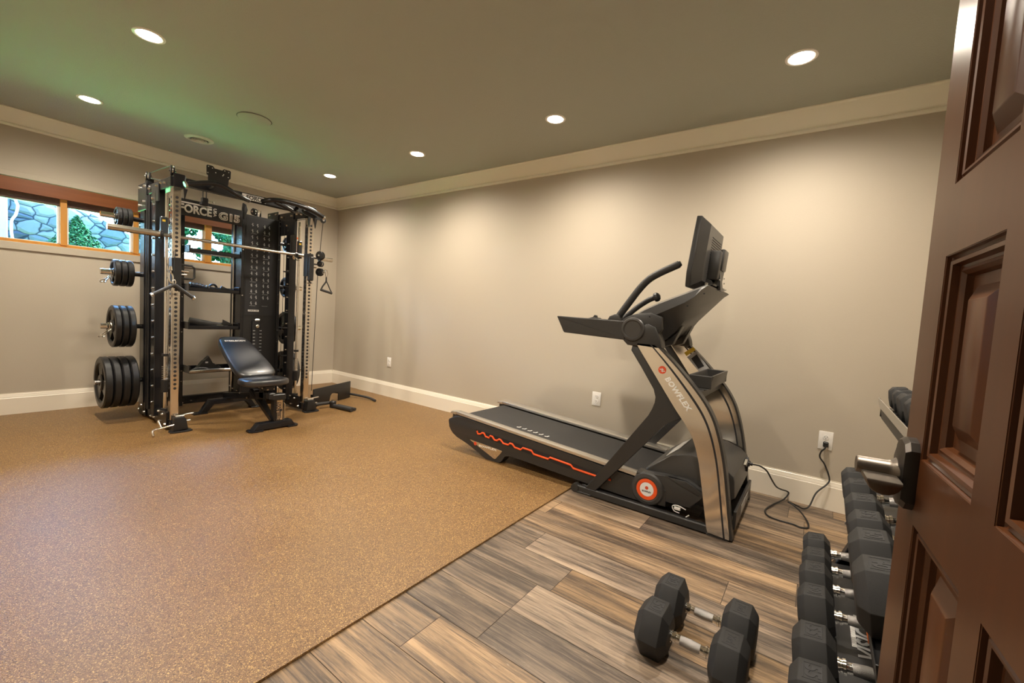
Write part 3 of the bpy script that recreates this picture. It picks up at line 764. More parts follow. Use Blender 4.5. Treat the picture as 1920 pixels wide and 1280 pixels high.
pulley((1.150, 4.80, 2.118), (1, -0.35, 0), 0.040, 0.034)
m = MB(); m.box(1.135, 1.185, 4.78, 4.83, 1.98, 2.10, 0.004); rk('pulley_bracket', m, 'rack_black')
m = MB(); m.tube([(1.157, 4.79, 2.150), (1.157, 4.5, 2.14), (1.157, 4.22, 2.126)], 0.003, 6); m.tube([(1.15, 4.77, 2.10), (1.17, 4.6, 2.07), (1.18, 4.5, 2.04)], 0.003, 6); rk('cable', m, 'cord_black')
pulley((1.165, 4.68, 1.99), (0, 1, 0.2), 0.034, 0.024); pulley((1.17, 4.52, 2.015), (0, 1, 0.2), 0.030, 0.024)
# front cross beam, bracket boxes, maker's badge
m = MB(); m.box(1.20, 2.24, 4.175, 4.235, 1.984, 2.045, 0.004); fb_ = rk('front_top_beam', m, 'rack_black')
for a, b_, w_ in ((1.150, 1.226, 1), (2.222, 2.30, -1)):
    m = MB(); m.box(a, b_, 4.150, 4.25, 1.955, 2.06, 0.006)
    m.prism([(1.216, 1.955), (1.240, 1.955), (1.222, 1.87)] if w_ == 1 else [(2.222, 1.955), (2.25, 1.955), (2.238, 1.86)], 1, 4.155, 4.17)
    if w_ == -1: m.prism([(2.285, 1.955), (2.32, 1.97), (2.30, 1.86)], 1, 4.155, 4.17)
    rk('corner_bracket', m, 'rack_black', fb_)
m = MB(); m.box(1.640, 1.835, 4.1725, 4.175, 1.990, 2.036); nb = rk('name_badge', m, 'white_print', fb_)
m = MB(); m.text('FORCE', 0.05, basis((1.745, 4.1715, 2.010), (1, 0, 0), (0, 0, 1)), 0.0006, 0.0012, width=0.145); m.box(1.69, 1.80, 4.171, 4.1725, 2.027, 2.031); rk('lettering', m, 'dark', fb_)
m = MB(); bolts(m, [(1.252, 4.175, 2.02), (2.19, 4.175, 2.01)], (0, -1, 0), 0.009, 0.008); rk('bolt', m, 'zinc', fb_, split=True)
# monitor bracket standing on the beam
m = MB()
pl_ = [(1.374, 2.062), (1.386, 2.062), (1.386, 2.115), (1.376, 2.12), (1.374, 2.190), (1.380, 2.198), (1.420, 2.198), (1.432, 2.182), (1.488, 2.182), (1.500, 2.196), (1.545, 2.196), (1.552, 2.188), (1.550, 2.13), (1.538, 2.118), (1.530, 2.045), (1.365, 2.045)]
m.prism(pl_, 1, 4.183, 4.188)
mbk = rk('monitor_bracket', m, 'rack_satin')
m = MB(); bolts(m, [(1.388, 4.183, 2.186), (1.416, 4.183, 2.180), (1.384, 4.183, 2.135), (1.506, 4.183, 2.184), (1.536, 4.183, 2.180), (1.533, 4.183, 2.137), (1.492, 4.183, 2.14), (1.498, 4.183, 2.15), (1.44, 4.183, 2.15)], (0, -1, 0), 0.0042, 0.001); rk('bolt_hole', m, 'white_print', mbk, split=True)
# pull up bars bolted in front of the beam
m = MB(); m.tube([(1.188, 4.02, 1.965), (1.25, 4.02, 1.988), (1.36, 4.02, 2.022), (1.44, 4.02, 2.018), (1.52, 4.02, 1.985), (1.60, 4.06, 1.972), (1.66, 4.12, 1.975)], 0.019, 12, smooth=4)
m.tube([(1.37, 4.03, 2.02), (1.39, 4.10, 2.02), (1.39, 4.18, 2.015)], 0.018, 10, smooth=2)
pb = rk('pull_up_bar', m, 'rack_black')
m = MB(); m.cyl((1.178, 4.02, 1.960), (1.192, 4.02, 1.966), 0.021, 14); m.cyl((1.664, 4.12, 1.975), (1.672, 4.13, 1.975), 0.02, 12); rk('end_cap', m, 'zinc', pb)
m = MB(); m.tube([(1.765, 4.08, 1.985), (1.80, 4.02, 1.998), (1.88, 4.0, 2.012), (1.98, 4.0, 2.014), (2.08, 4.0, 2.008), (2.18, 4.0, 1.992), (2.29, 4.0, 1.955)], 0.021, 12, smooth=4)
m.tube([(1.84, 4.01, 1.99), (1.94, 4.03, 1.975), (2.02, 4.05, 1.955), (2.06, 4.08, 1.97), (2.10, 4.17, 2.0)], 0.017, 10, smooth=3); m.tube([(2.04, 4.02, 1.985), (2.06, 4.10, 1.97), (2.06, 4.18, 1.99)], 0.017, 10, smooth=3)
pb = rk('pull_up_bar', m, 'rack_black')
m = MB(); m.cyl((2.286, 4.0, 1.957), (2.300, 4.0, 1.951), 0.023, 14); rk('end_cap', m, 'zinc', pb)
m = MB(); m.prism([(2.10, 1.99), (2.20, 1.985), (2.27, 1.96), (2.22, 1.93), (2.12, 1.955)], 1, 4.05, 4.06); rk('grip_plate', m, 'rack_satin', pb)
# name board
m = MB(); m.box(1.300, 1.812, 4.595, 4.607, 1.815, 1.962, 0.006); m.box(1.30, 1.34, 4.60, 4.86, 1.87, 1.91); m.box(1.78, 1.81, 4.60, 4.86, 1.87, 1.91); nbd = rk('name_board', m, 'rack_satin')
BX = basis((1.432, 4.5935, 1.876), (1, 0, 0), (0, 0, 1))
m = MB(); m.text('FORCE', 0.098, BX, 0.0008, 0.0034, width=0.245)
m.box(1.318, 1.326, 4.593, 4.595, 1.90, 1.935); m.box(1.318, 1.555, 4.593, 4.595, 1.923, 1.935)
m.text('USA', 0.034, basis((1.580, 4.5935, 1.890), (0, 0, -1), (1, 0, 0)), 0.0008, 0.0012, width=0.075)
rk('lettering', m, 'white_print', nbd)
m = MB(); m.text('G15', 0.090, basis((1.70, 4.5935, 1.868), (1, 0, 0), (0, 0, 1)), 0.0006, 0.0055, width=0.178); g15 = rk('model_lettering', m, 'white_print', nbd)
m = MB(); m.text('G15', 0.090, basis((1.70, 4.5925, 1.868), (1, 0, 0), (0, 0, 1)), 0.0008, -0.0022, width=0.168); rk('model_lettering_core', m, 'rack_satin', nbd)
# hook block hanging above the board
m = MB(); m.cyl((1.474, 4.56, 1.985), (1.474, 4.56, 2.06), 0.004, 6); m.cyl((1.500, 4.56, 1.985), (1.500, 4.56, 2.06), 0.004, 6); m.box(1.462, 1.51, 4.54, 4.58, 1.955, 1.995, 0.004); m.box(1.452, 1.515, 4.535, 4.585, 1.925, 1.958, 0.008); hb_ = rk('hanging_block', m, 'rack_satin')
m = MB(); m.cyl((1.51, 4.55, 1.978), (1.545, 4.53, 1.968), 0.004, 8); m.cyl((1.543, 4.53, 1.975), (1.549, 4.53, 1.960), 0.007, 8); rk('pull_pin', m, 'zinc', hb_)
# weight stack cabinet with exercise chart
m = MB(); m.box(1.868, 2.212, 4.695, 4.86, 0.10, 1.955, 0.004); cb = rk('weight_cabinet', m, 'rack_satin')
m = MB(); m.box(1.845, 1.872, 4.68, 4.88, 0.08, 1.96, 0.004); m.box(2.195, 2.216, 4.68, 4.88, 0.08, 1.96, 0.004); rk('cabinet_side_panel', m, 'rack_black', cb, split=True)
m = MB(); m.box(1.888, 2.178, 4.6925, 4.695, 0.955, 1.925); m.mi = 1
for r in range(14):
    for c in range(2):
        for k in range(2):
            if r == 13 and c == 1: continue
            cx = 1.945+c*0.118+k*0.046-(0.0 if c == 0 else 0.004); cz = 1.862-r*0.0605
            q = 0.013
            m.box(cx-0.004, cx+0.004, 4.691, 4.6925, cz+q*0.8, cz+q*1.25)
            a = random.uniform(-0.5, 0.5); M1 = Matrix.Translation((cx, 4.6918, cz)) @ Matrix.Rotation(a, 4, 'Y')
            m.box(-0.0035, 0.0035, -0.0006, 0.0006, -q*0.5, q*0.7, M=M1)
            M2 = Matrix.Translation((cx+0.003, 4.6918, cz-q*0.7)) @ Matrix.Rotation(random.uniform(0.2, 1.3), 4, 'Y'); m.box(-0.0025, 0.0025, -0.0006, 0.0006, -q*0.6, q*0.5, M=M2)
            M2 = Matrix.Translation((cx-0.005, 4.6918, cz+0.002)) @ Matrix.Rotation(random.uniform(0.6, 2.4), 4, 'Y'); m.box(-0.0015, 0.0015, -0.0006, 0.0006, -q*0.6, q*0.6, M=M2)
        m.box(1.930+c*0.118, 1.985+c*0.118, 4.691, 4.6925, 1.836-r*0.0605, 1.838-r*0.0605) if r % 2 else None
ch = rk('exercise_chart', m, ['dark', 'grey_print'], cb)
m = MB(); m.box(1.918, 2.020, 4.691, 4.6925, 0.992, 1.010); rk('maker_strip', m, 'white_print', ch)
m = MB(); m.text('FORCE USA', 0.016, basis((1.969, 4.6905, 1.001), (1, 0, 0), (0, 0, 1)), 0.0004, 0.0004, width=0.09); m.box(2.025, 2.10, 4.691, 4.6925, 0.994, 1.008); rk('maker_lettering', m, 'dark', ch)
m = MB(); m.box(1.955, 2.040, 4.688, 4.696, 0.18, 0.905, 0.01); sl = rk('weight_stack_slot', m, 'dark', cb)
m = MB()
for k in range(18): m.box(1.968, 1.988, 4.686, 4.689, 0.215+k*0.034, 0.221+k*0.034); m.box(2.030, 2.052, 4.686, 4.689, 0.215+k*0.034, 0.221+k*0.034)
rk('weight_numbers', m, 'grey_print', cb)
m = MB(); m.lathe((2.008, 4.69, 0.842), (0, -1, 0), [(0, 0), (0.0, 0.018), (0.012, 0.018), (0.014, 0.014), (0.014, 0)], 18); m.box(1.985, 2.03, 4.68, 4.69, 0.895, 0.915, 0.004); rk('selector_pin', m, 'zinc', cb)
m = MB(); m.cyl((1.836, 4.84, 0.10), (1.836, 4.84, 1.90), 0.006, 8); rk('stack_cable', m, 'zinc', cb)
m = MB(); m.cyl((2.02, 4.76, 1.955), (2.02, 4.76, 2.03), 0.03, 14); rk('stack_cylinder', m, 'chrome', cb)
pulley((1.975, 4.74, 2.0), (1, 0.3, 0), 0.035, 0.03, cb)
m = MB(); m.prism([(1.842, 1.90), (1.86, 1.90), (1.884, 1.99), (1.87, 2.04), (1.845, 2.05), (1.838, 2.0)], 1, 4.66, 4.69, 0.003); rk('cabinet_bracket', m, 'rack_satin', cb)
m = MB(); bolts(m, [(1.857, 4.68, z) for z in (1.92, 1.60, 1.15, 0.70)], (0, -1, 0), 0.008, 0.007); bolts(m, [(2.206, 4.68, z) for z in (1.90, 1.94, 1.70, 1.55, 1.18, 1.09, 0.80, 0.68)], (0, -1, 0), 0.008, 0.007); rk('bolt', m, 'zinc', cb, split=True)
# storage shelves between the inner posts
def tray(z0, z1, name, tilt=0.0, y0=4.70, y1=4.86):
    m = MB(); m.box(1.428, 1.842, y0, y0+0.018, z0, z0+0.034, 0.003); m.box(1.428, 1.842, y0, y1, z0, z0+0.006)
    m.box(1.420, 1.432, y0, y1, z0, z1, 0.002); m.box(1.836, 1.848, y0, y1, z0, z1, 0.002); m.box(1.428, 1.842, y1-0.008, y1, z0, z0+0.05)
    return rk(name, m, 'rack_black')
tray(1.515, 1.58, 'storage_shelf'); tray(1.160, 1.225, 'storage_shelf'); tray(0.805, 0.87, 'storage_shelf'); tray(0.395, 0.46, 'storage_shelf', y0=4.66)
m = MB(); m.box(1.42, 1.85, 4.645, 4.66, 0.40, 0.425, 0.004); rk('shelf_lip', m, 'steel_bar')
# sliding carriages with cable pulleys on the chrome uprights
for x0 in (1.150, 2.238):
    zc = 1.475 if x0 > 2 else 1.28
    m = MB(); m.box(x0-0.004, x0+0.060, 4.163, 4.242, zc-0.10, zc+0.13, 0.006); 
    if x0 > 2: m.box(x0+0.002, x0+0.05, 4.13, 4.165, zc-0.14, zc+0.10, 0.01)
    cr_ = rk('cable_carriage', m, 'rack_satin')
    m = MB(); m.cyl((x0+0.06, 4.20, zc), (x0+0.10, 4.18, zc), 0.007, 8); m.cyl((x0+0.03, 4.165, zc-0.16), (x0+0.03, 4.12, zc-0.16), 0.010, 10); rk('carriage_pin', m, 'zinc', cr_)
pulley((2.358, 4.15, 1.598), (1, 0.4, 0), 0.044, 0.036); pulley((2.362, 4.15, 1.515), (1, 0.4, 0), 0.030, 0.036); pulley((2.358, 4.15, 1.432), (1, 0.4, 0), 0.040, 0.034)
m = MB(); m.box(2.29, 2.35, 4.15, 4.19, 1.50, 1.512); m.box(2.29, 2.35, 4.15, 4.19, 1.56, 1.572); rk('pulley_arm', m, 'rack_satin')
m = MB(); m.tube([(2.374, 4.15, 1.935), (2.352, 4.15, 1.64)], 0.003, 6); m.tube([(2.336, 4.15, 1.40), (2.325, 4.15, 0.9), (2.310, 4.15, 0.22)], 0.003, 6); rk('cable', m, 'cord_black')
pulley((2.375, 4.15, 1.952), (0.3, 1, 0), 0.026, 0.024); m = MB(); m.box(2.29, 2.36, 4.15, 4.18, 1.95, 1.98, 0.003); rk('pulley_arm', m, 'rack_satin')
m = MB(); m.tube([(1.165, 4.15, 1.46), (1.160, 4.15, 1.42), (1.158, 4.15, 1.30)], 0.003, 6); rk('cable', m, 'cord_black')
# small chrome link blocks in front of the left upright
m = MB(); m.lathe((1.135, 4.15, 1.335), (0, 0, -1), [(0, 0.0), (0, 0.010), (0.03, 0.012), (0.035, 0.006), (0.05, 0.006)], 12); m.tube([(1.128, 4.15, 1.285), (1.146, 4.15, 1.27), (1.15, 4.15, 1.235), (1.140, 4.15, 1.205), (1.126, 4.15, 1.235)], 0.005, 8, smooth=4, closed=True); rk('snap_hook', m, 'chrome')
# safety spotter handle seen between the posts
m = MB(); m.tube([(1.22, 4.30, 1.365), (1.32, 4.30, 1.362), (1.338, 4.30, 1.345), (1.338, 4.30, 1.268), (1.322, 4.30, 1.252), (1.22, 4.30, 1.252)], 0.0085, 8); rk('spotter_handle', m, 'rack_satin')
m = MB(); m.cyl((1.205, 4.30, 1.315), (1.275, 4.30, 1.312), 0.010, 10); m.cyl((1.275, 4.30, 1.312), (1.295, 4.30, 1.311), 0.013, 10); rk('handle_pin', m, 'zinc')
# cable handle storage hooks on right side uprights
m = MB()
for z in (1.42, 1.27, 1.00, 0.84, 0.55): m.cyl((2.22, 4.50, z), (2.165, 4.50, z), 0.007, 8)
rk('storage_hook', m, 'rack_satin', split=True)
m = MB(); m.tube([(2.165, 4.50, 1.90), (2.168, 4.50, 1.4), (2.165, 4.50, 0.9), (2.150, 4.50, 0.12)], 0.0022, 6); rk('cable', m, 'cord_black')
m = MB(); m.box(2.300, 2.345, 4.57, 4.575, 1.60, 1.78); m.mi = 1; m.box(2.300, 2.345, 4.568, 4.571, 1.78, 1.80)
for k in range(8): m.box(2.306, 2.338, 4.568, 4.5705, 1.62+k*0.018, 1.623+k*0.018)
rk('warning_label', m, ['white_print', 'label_orange'])
m = MB(); m.box(1.128, 1.176, 4.366, 4.404, 1.58, 1.74, 0.006); m.box(2.245, 2.285, 4.366, 4.404, 1.56, 1.74, 0.006); rk('bar_carriage', m, 'rack_satin', split=True)
m = MB(); m.box(1.136, 1.156, 4.364, 4.367, 1.70, 1.716); m.box(2.250, 2.272, 4.364, 4.367, 1.70, 1.716); rk('yellow_label', m, 'yellow_print', split=True)
# plate storage horns
HZ = (1.745, 1.272, 0.815, 0.335)
for z in HZ:
    for x0, x1, xe in ((1.132, 1.06, 0.862), (2.292, 2.36, 2.56)):
        m = MB(); m.cyl((x0, 4.89, z), (x1, 4.89, z), 0.020, 14)
        h_ = rk('plate_horn', m, 'rack_black')
        if z > 0.5:
            m = MB(); m.cyl((x1, 4.89, z), (xe, 4.89, z), 0.024, 18); rk('chrome_sleeve', m, 'chrome', h_)
        else:
            m = MB(); m.cyl((x1, 4.89, z), (0.828 if x0 < 2 else 2.60, 4.89, z), 0.020, 18); rk('chrome_sleeve', m, 'zinc', h_)

# ---- loose things around the machine
def plate(D, T, name, label, loc, group):
    # three-grip rubber plate, axis along x, origin at its centre
    R_ = D/2; t = thing(name, label, 'weight plate', loc, group); OFF[t.name] = Vector((0, 0, 0)); o = (0, 0, 0)
    m = MB(); m.lathe((-T/2, 0, 0), (1, 0, 0), [(T*0.06, R_*0.78), (0, R_*0.80), (0, R_*0.95), (T*0.16, R_), (T*0.84, R_), (T, R_*0.95), (T, R_*0.80), (T*0.94, R_*0.78), (T*0.7, R_*0.74), (T*0.3, R_*0.74), (T*0.06, R_*0.78)], 40)
    obj('rim', m, 'plate_black', t)
    m = MB()
    for k in range(3):
        a0 = PI/2+k*2*PI/3; n = 7
        for sgn in (0,):
            aw = 0.46
            outer = [(R_*0.77*math.cos(a0+aw*(i/n*2-1)), R_*0.77*math.sin(a0+aw*(i/n*2-1))) for i in range(n+1)]
            inner = [(R_*0.30*math.cos(a0-0.8*(i/n*2-1)), R_*0.30*math.sin(a0-0.8*(i/n*2-1))) for i in range(n+1)]
            m.prism(outer+inner, 0, -T*0.28, T*0.28, 0.001)
    obj('spokes', m, 'plate_black', t)
    m = MB(); m.lathe((-T/2, 0, 0), (1, 0, 0), [(T*0.1, 0.026), (0.0, 0.030), (0.0, R_*0.28), (T*0.15, R_*0.33), (T*0.85, R_*0.33), (T, R_*0.28), (T, 0.030), (T*0.9, 0.026), (T*0.1, 0.026)], 28)
    obj('hub', m, 'plate_black', t)
    return t
def stack(D, T, z, xs, names, group, D0=None):
    first = None
    for x, lab in zip(xs, names):
        p = (x, 4.89, z-0.0015)
        if first is None: first = plate(D, T, 'weight_plate', lab, p, group)
        else: dup(first, p, rot=(random.uniform(-0.3, 0.3), 0, 0), label=lab, group=group)
G1 = 'weight plates racked on the left side'; G2 = 'weight plates racked on the right side'
stack(0.165, 0.030, 1.745, (1.041, 1.007, 0.973), ['smallest size black plate on the top left horn, innermost of three', 'smallest size black plate on the top left horn, middle of three', 'smallest size black plate on the top left horn, outermost of three'], G1)
stack(0.225, 0.038, 1.272, (1.042, 1.000, 0.958), ['small black plate on the second left horn from the top, innermost of three', 'small black plate on the second left horn from the top, middle of three', 'small black plate on the second left horn from the top, outermost beside the spring clip'], G1)
stack(0.360, 0.042, 0.815, (1.042, 0.996, 0.950), ['medium black plate on the third left horn from the top, innermost of three', 'medium black plate on the third left horn from the top, middle of three', 'medium black three-grip plate on the third left horn, outermost of three'], G1)
stack(0.440, 0.052, 0.335, (1.052, 0.996, 0.940, 0.884), ['largest size black plate at the bottom left, innermost of four', 'largest size black plate at the bottom left, second from the machine', 'largest size black plate at the bottom left, third from the machine', 'largest size black three-grip plate facing out at the bottom left of the machine'], G1)
for D, T, z, n, nm in ((0.165, 0.030, 1.745, 2, 'smallest plate on the top horn'), (0.225, 0.038, 1.272, 2, 'small plate on the second horn'), (0.360, 0.042, 0.815, 2, 'medium plate on the third horn'), (0.440, 0.052, 0.335, 2, 'largest plate on the lowest horn')):
    stack(D, T, z, [2.385+k*(T+0.003) for k in range(n)], ['black %s, machine right side, %s of two' % (nm, w_) for w_ in ('inner', 'outer')], G2)
# spring clips on the left horns
def clip(z, x, lab):
    t = thing('spring_clip', lab, 'clip', (x, 4.89, z), 'spring clips on the plate horns')
    m = MB(); m.tube([(x-0.006+i*0.0011, 4.89+0.028*math.cos(i*PI/6), z+0.028*math.sin(i*PI/6)) for i in range(26)], 0.003, 6); obj('coil', m, 'chrome', t)
    for s_ in (-1, 1):
        m = MB(); m.tube([(x-0.006+0.008*(s_+1), 4.875, z-0.024), (x-0.03, 4.87, z-0.055), (x-0.055+0.01*s_, 4.865, z-0.075), (x-0.06+0.01*s_, 4.865, z-0.088), (x-0.045+0.01*s_, 4.868, z-0.088), (x-0.02, 4.872, z-0.06), (x-0.004+0.008*(s_+1), 4.877, z-0.026)], 0.003, 6, smooth=3)
        obj('clip_arm', m, 'chrome', t)
clip(1.272, 0.926, 'chrome spring clip hanging by the small plates, second horn from the top')
clip(0.815, 0.916, 'chrome spring clip hanging on the outside of the medium plates')
# barbell
bz = 1.592; t = thing('barbell', 'long steel barbell held across the front of the weight machine', 'barbell', (1.70, 4.345, bz))
m = MB(); m.cyl((1.09, 4.345, bz), (2.47, 4.345, bz), 0.0145, 16); obj('bar_shaft', m, 'steel_bar', t)
for a, b_ in ((0.802, 1.112), (2.47, 2.60)):
    m = MB(); m.cyl((a, 4.345, bz), (b_, 4.345, bz), 0.0245, 20); obj('sleeve', m, 'steel_bar', t)
m = MB(); m.cyl((1.112, 4.345, bz), (1.132, 4.345, bz), 0.033, 20); m.cyl((1.186, 4.345, bz), (1.205, 4.345, bz), 0.024, 20); m.cyl((2.20, 4.345, bz), (2.225, 4.345, bz), 0.024, 20); m.cyl((2.455, 4.345, bz), (2.47, 4.345, bz), 0.033, 20); obj('collar', m, 'rack_satin', t, split=True)
m = MB(); m.lathe((2.19, 4.345, bz-0.01), (0, 0, -1), [(0, 0.01), (0.02, 0.018), (0.04, 0.008)], 10); m.tube([(2.17, 4.33, bz-0.02), (2.215, 4.33, bz-0.055), (2.25, 4.33, bz-0.03)], 0.006, 8); obj('bar_hook', m, 'chrome', t)
# v-shaped pulldown grip hanging on the snap hook
vz = 1.20; t = thing('pulldown_handle', 'dark v-shaped pulldown bar hanging at the left chrome upright', 'cable handle', (1.156, 4.14, vz))
m = MB(); m.tube([(1.020, 4.135, 1.105), (1.09, 4.14, 1.150), (1.140, 4.14, 1.183), (1.156, 4.14, 1.190), (1.172, 4.14, 1.183), (1.22, 4.14, 1.145), (1.280, 4.135, 1.098)], 0.0135, 12, smooth=3); obj('bent_bar', m, 'rubber_black', t)
m = MB(); m.cyl((1.012, 4.135, 1.100), (1.024, 4.135, 1.108), 0.0165, 12); m.cyl((1.277, 4.135, 1.100), (1.288, 4.135, 1.092), 0.0165, 12); m.tube([(1.150, 4.14, 1.198), (1.145, 4.14, 1.225), (1.158, 4.14, 1.232), (1.165, 4.14, 1.215), (1.160, 4.14, 1.198)], 0.005, 8); obj('metal_fitting', m, 'zinc', t)
# stirrup handle at the right upright
t = thing('stirrup_handle', 'black strap stirrup handle hanging at the right upright', 'cable handle', (2.42, 4.12, 1.25))
m = MB(); m.tube([(2.412, 4.12, 1.388), (2.411, 4.12, 1.345), (2.40, 4.12, 1.325), (2.375, 4.12, 1.29), (2.362, 4.12, 1.262)], 0.006, 8, smooth=3, flat=(0.003, 0.008)); m.tube([(2.414, 4.12, 1.388), (2.416, 4.12, 1.345), (2.43, 4.12, 1.32), (2.455, 4.12, 1.27), (2.474, 4.12, 1.24)], 0.006, 8, smooth=3, flat=(0.003, 0.006)); obj('webbing_strap', m, 'cord_black', t)
m = MB(); m.cyl((2.356, 4.12, 1.256), (2.478, 4.12, 1.228), 0.0125, 14); obj('grip', m, 'rubber_black', t)
m = MB(); m.tube([(2.408, 4.12, 1.39), (2.396, 4.12, 1.44), (2.392, 4.12, 1.46), (2.418, 4.12, 1.46), (2.430, 4.12, 1.42), (2.416, 4.12, 1.39)], 0.0022, 6, closed=True); m.tube([(2.372, 4.12, 1.425), (2.380, 4.12, 1.445), (2.40, 4.12, 1.458), (2.406, 4.12, 1.448), (2.39, 4.12, 1.428), (2.378, 4.12, 1.42)], 0.0035, 7, smooth=3, closed=True); obj('carabiner', m, 'chrome', t)
# things on the shelves
t = thing('black_strap', 'dark padded strap coiled on the upper storage shelf', 'strap', (1.66, 4.76, 1.167), 'straps kept on the machine shelves')
m = MB(); m.tube([(1.45, 4.75, 1.222), (1.52, 4.74, 1.212), (1.60, 4.75, 1.192), (1.66, 4.74, 1.187), (1.72, 4.76, 1.187), (1.80, 4.75, 1.184)], 0.01, 8, smooth=4, flat=(0.006, 0.02)); obj('webbing', m, 'blue_fabric', t)
m = MB(); m.tube([(1.585, 4.72, 1.19), (1.60, 4.73, 1.222), (1.64, 4.75, 1.232), (1.665, 4.76, 1.205), (1.63, 4.73, 1.19)], 0.01, 8, smooth=4); m.prism([(1.68, 1.19), (1.70, 1.228), (1.745, 1.205), (1.80, 1.19)], 1, 4.74, 4.755, 0.002); obj('loop', m, 'cord_black', t)
t = thing('steel_chain', 'steel chain laid along the left of the upper storage shelf', 'chain', (1.50, 4.72, 1.235))
m = MB()
for k in range(12):
    x = 1.436+k*0.0125; z = 1.232-0.002*k
    m.tube([(x+0.009*math.cos(a), 4.715+(0.005*math.sin(a) if k % 2 else 0), z+(0 if k % 2 else 0.005*math.sin(a))) for a in [i*PI/4 for i in range(8)]], 0.0019, 5, closed=True)
obj('links', m, 'zinc', t)
t = thing('resistance_strap', 'long flat black strap lying on the middle storage shelf', 'strap', (1.62, 4.75, 0.812), 'straps kept on the machine shelves')
m = MB(); m.tube([(1.44, 4.75, 0.885), (1.52, 4.76, 0.868), (1.60, 4.75, 0.852), (1.68, 4.76, 0.840), (1.76, 4.75, 0.834)], 0.01, 8, smooth=4, flat=(0.008, 0.03)); m.prism([(1.71, 0.845), (1.715, 0.90), (1.79, 0.862), (1.79, 0.845)], 1, 4.74, 4.75, 0.002); obj('webbing', m, 'cord_black', t)
m = MB(); m.tube([(1.66+0.016*math.cos(a), 4.70+0.01*math.sin(a), 0.846) for a in [i*PI/4 for i in range(8)]], 0.003, 6, closed=True); m.tube([(1.69+0.016*math.cos(a), 4.70+0.01*math.sin(a), 0.846) for a in [i*PI/4 for i in range(8)]], 0.003, 6, closed=True); obj('steel_ring', m, 'chrome', t, split=True)
t = thing('ankle_cuff', 'black padded cuff standing up on the lowest storage shelf', 'ankle cuff', (1.60, 4.76, 0.402))
m = MB(); m.prism([(1.50, 0.402), (1.505, 0.435), (1.545, 0.475), (1.555, 0.50), (1.585, 0.515), (1.60, 0.545), (1.612, 0.52), (1.625, 0.475), (1.65, 0.47), (1.665, 0.445), (1.70, 0.44), (1.71, 0.402)], 1, 4.73, 4.79, 0.006); obj('padding', m, 'cord_black', t)
m = MB(); m.box(1.570, 1.592, 4.7285, 4.7305, 0.478, 0.492); obj('woven_label', m, 'grey_print', t)
m = MB(); m.tube([(1.46, 4.71, 0.41), (1.50, 4.70, 0.425), (1.56, 4.71, 0.42), (1.58, 4.70, 0.41)], 0.012, 8, smooth=3, flat=(0.008, 0.02)); obj('strap_end', m, 'cord_black', t)

# ---- attachments on the mat to the right of the machine
t = thing('foot_plate', 'flat black steel foot plate with a notch, standing on the mat by the machine', 'foot plate', (2.70, 4.38, F0))
a_ = math.atan2(4.50-4.275, 2.985-2.40); ln = math.hypot(2.985-2.40, 4.50-4.275)
pl_ = [(0, 0.004), (ln*0.40, 0.004), (ln*0.435, 0.085), (ln*0.48, 0.108), (ln*0.62, 0.108), (ln*0.655, 0.09), (ln*0.655, 0.004), (ln, 0.004), (ln, 0.200), (0, 0.196)]
m = MB(); m.prism(pl_, 1, -0.005, 0.005, 0.001, M=Matrix.Translation((2.40, 4.275, F0)) @ Matrix.Rotation(a_, 4, 'Z'))
obj('plate', m, 'rack_satin', t)
m = MB(); m.box(0.02, ln-0.02, 0.0, 0.05, 0.10, 0.13, 0.002, 1, Matrix.Translation((2.40, 4.275, F0)) @ Matrix.Rotation(a_, 4, 'Z')); m.box(0.04, 0.08, 0.0, 0.12, -0.004, 0.03, 0.002, 1, Matrix.Translation((2.40, 4.275, F0+0.004)) @ Matrix.Rotation(a_, 4, 'Z')); obj('rear_bracket', m, 'rack_satin', t)
z0 = F0+0.014
t = thing('lat_bar', 'long black lat pulldown bar lying behind the foot plate', 'lat bar', (2.85, 4.6, z0))
m = MB(); m.tube([(2.86, 4.78, z0+0.03), (2.90, 4.70, z0+0.03), (2.98, 4.60, z0+0.025), (3.04, 4.40, z0+0.02), (3.075, 4.26, z0+0.012), (3.085, 4.20, z0+0.004), (3.07, 4.12, z0)], 0.0135, 12, smooth=4); obj('bar', m, 'rubber_black', t)
t = thing('bar_grip', 'black landmine style double tube grip lying on the mat in front of the foot plate', 'bar grip', (2.60, 4.1, F0))
z0 = F0+0.0255
m = MB(); m.tube([(2.38, 4.19, z0+0.025), (2.46, 4.19, z0+0.024), (2.54, 4.20, z0+0.02)], 0.017, 12); obj('stub_tube', m, 'rubber_black', t)
m = MB(); m.cyl((2.555, 4.13, z0-0.002), (2.59, 3.86, z0-0.002), 0.0215, 16); m.cyl((2.608, 4.14, z0-0.006), (2.645, 3.88, z0-0.006), 0.0155, 14); obj('grip_tube', m, 'rubber_black', t, split=True)
m = MB(); m.lathe((2.56, 4.16, F0+0.002), (0, 0, 1), [(0, 0), (0, 0.030), (0.012, 0.034), (0.06, 0.034), (0.068, 0.028), (0.068, 0)], 20); obj('swivel_hub', m, 'rack_satin', t)
m = MB(); m.cyl((2.56, 4.16, F0+0.069), (2.56, 4.16, F0+0.078), 0.016, 12); obj('hub_nut', m, 'zinc', t)

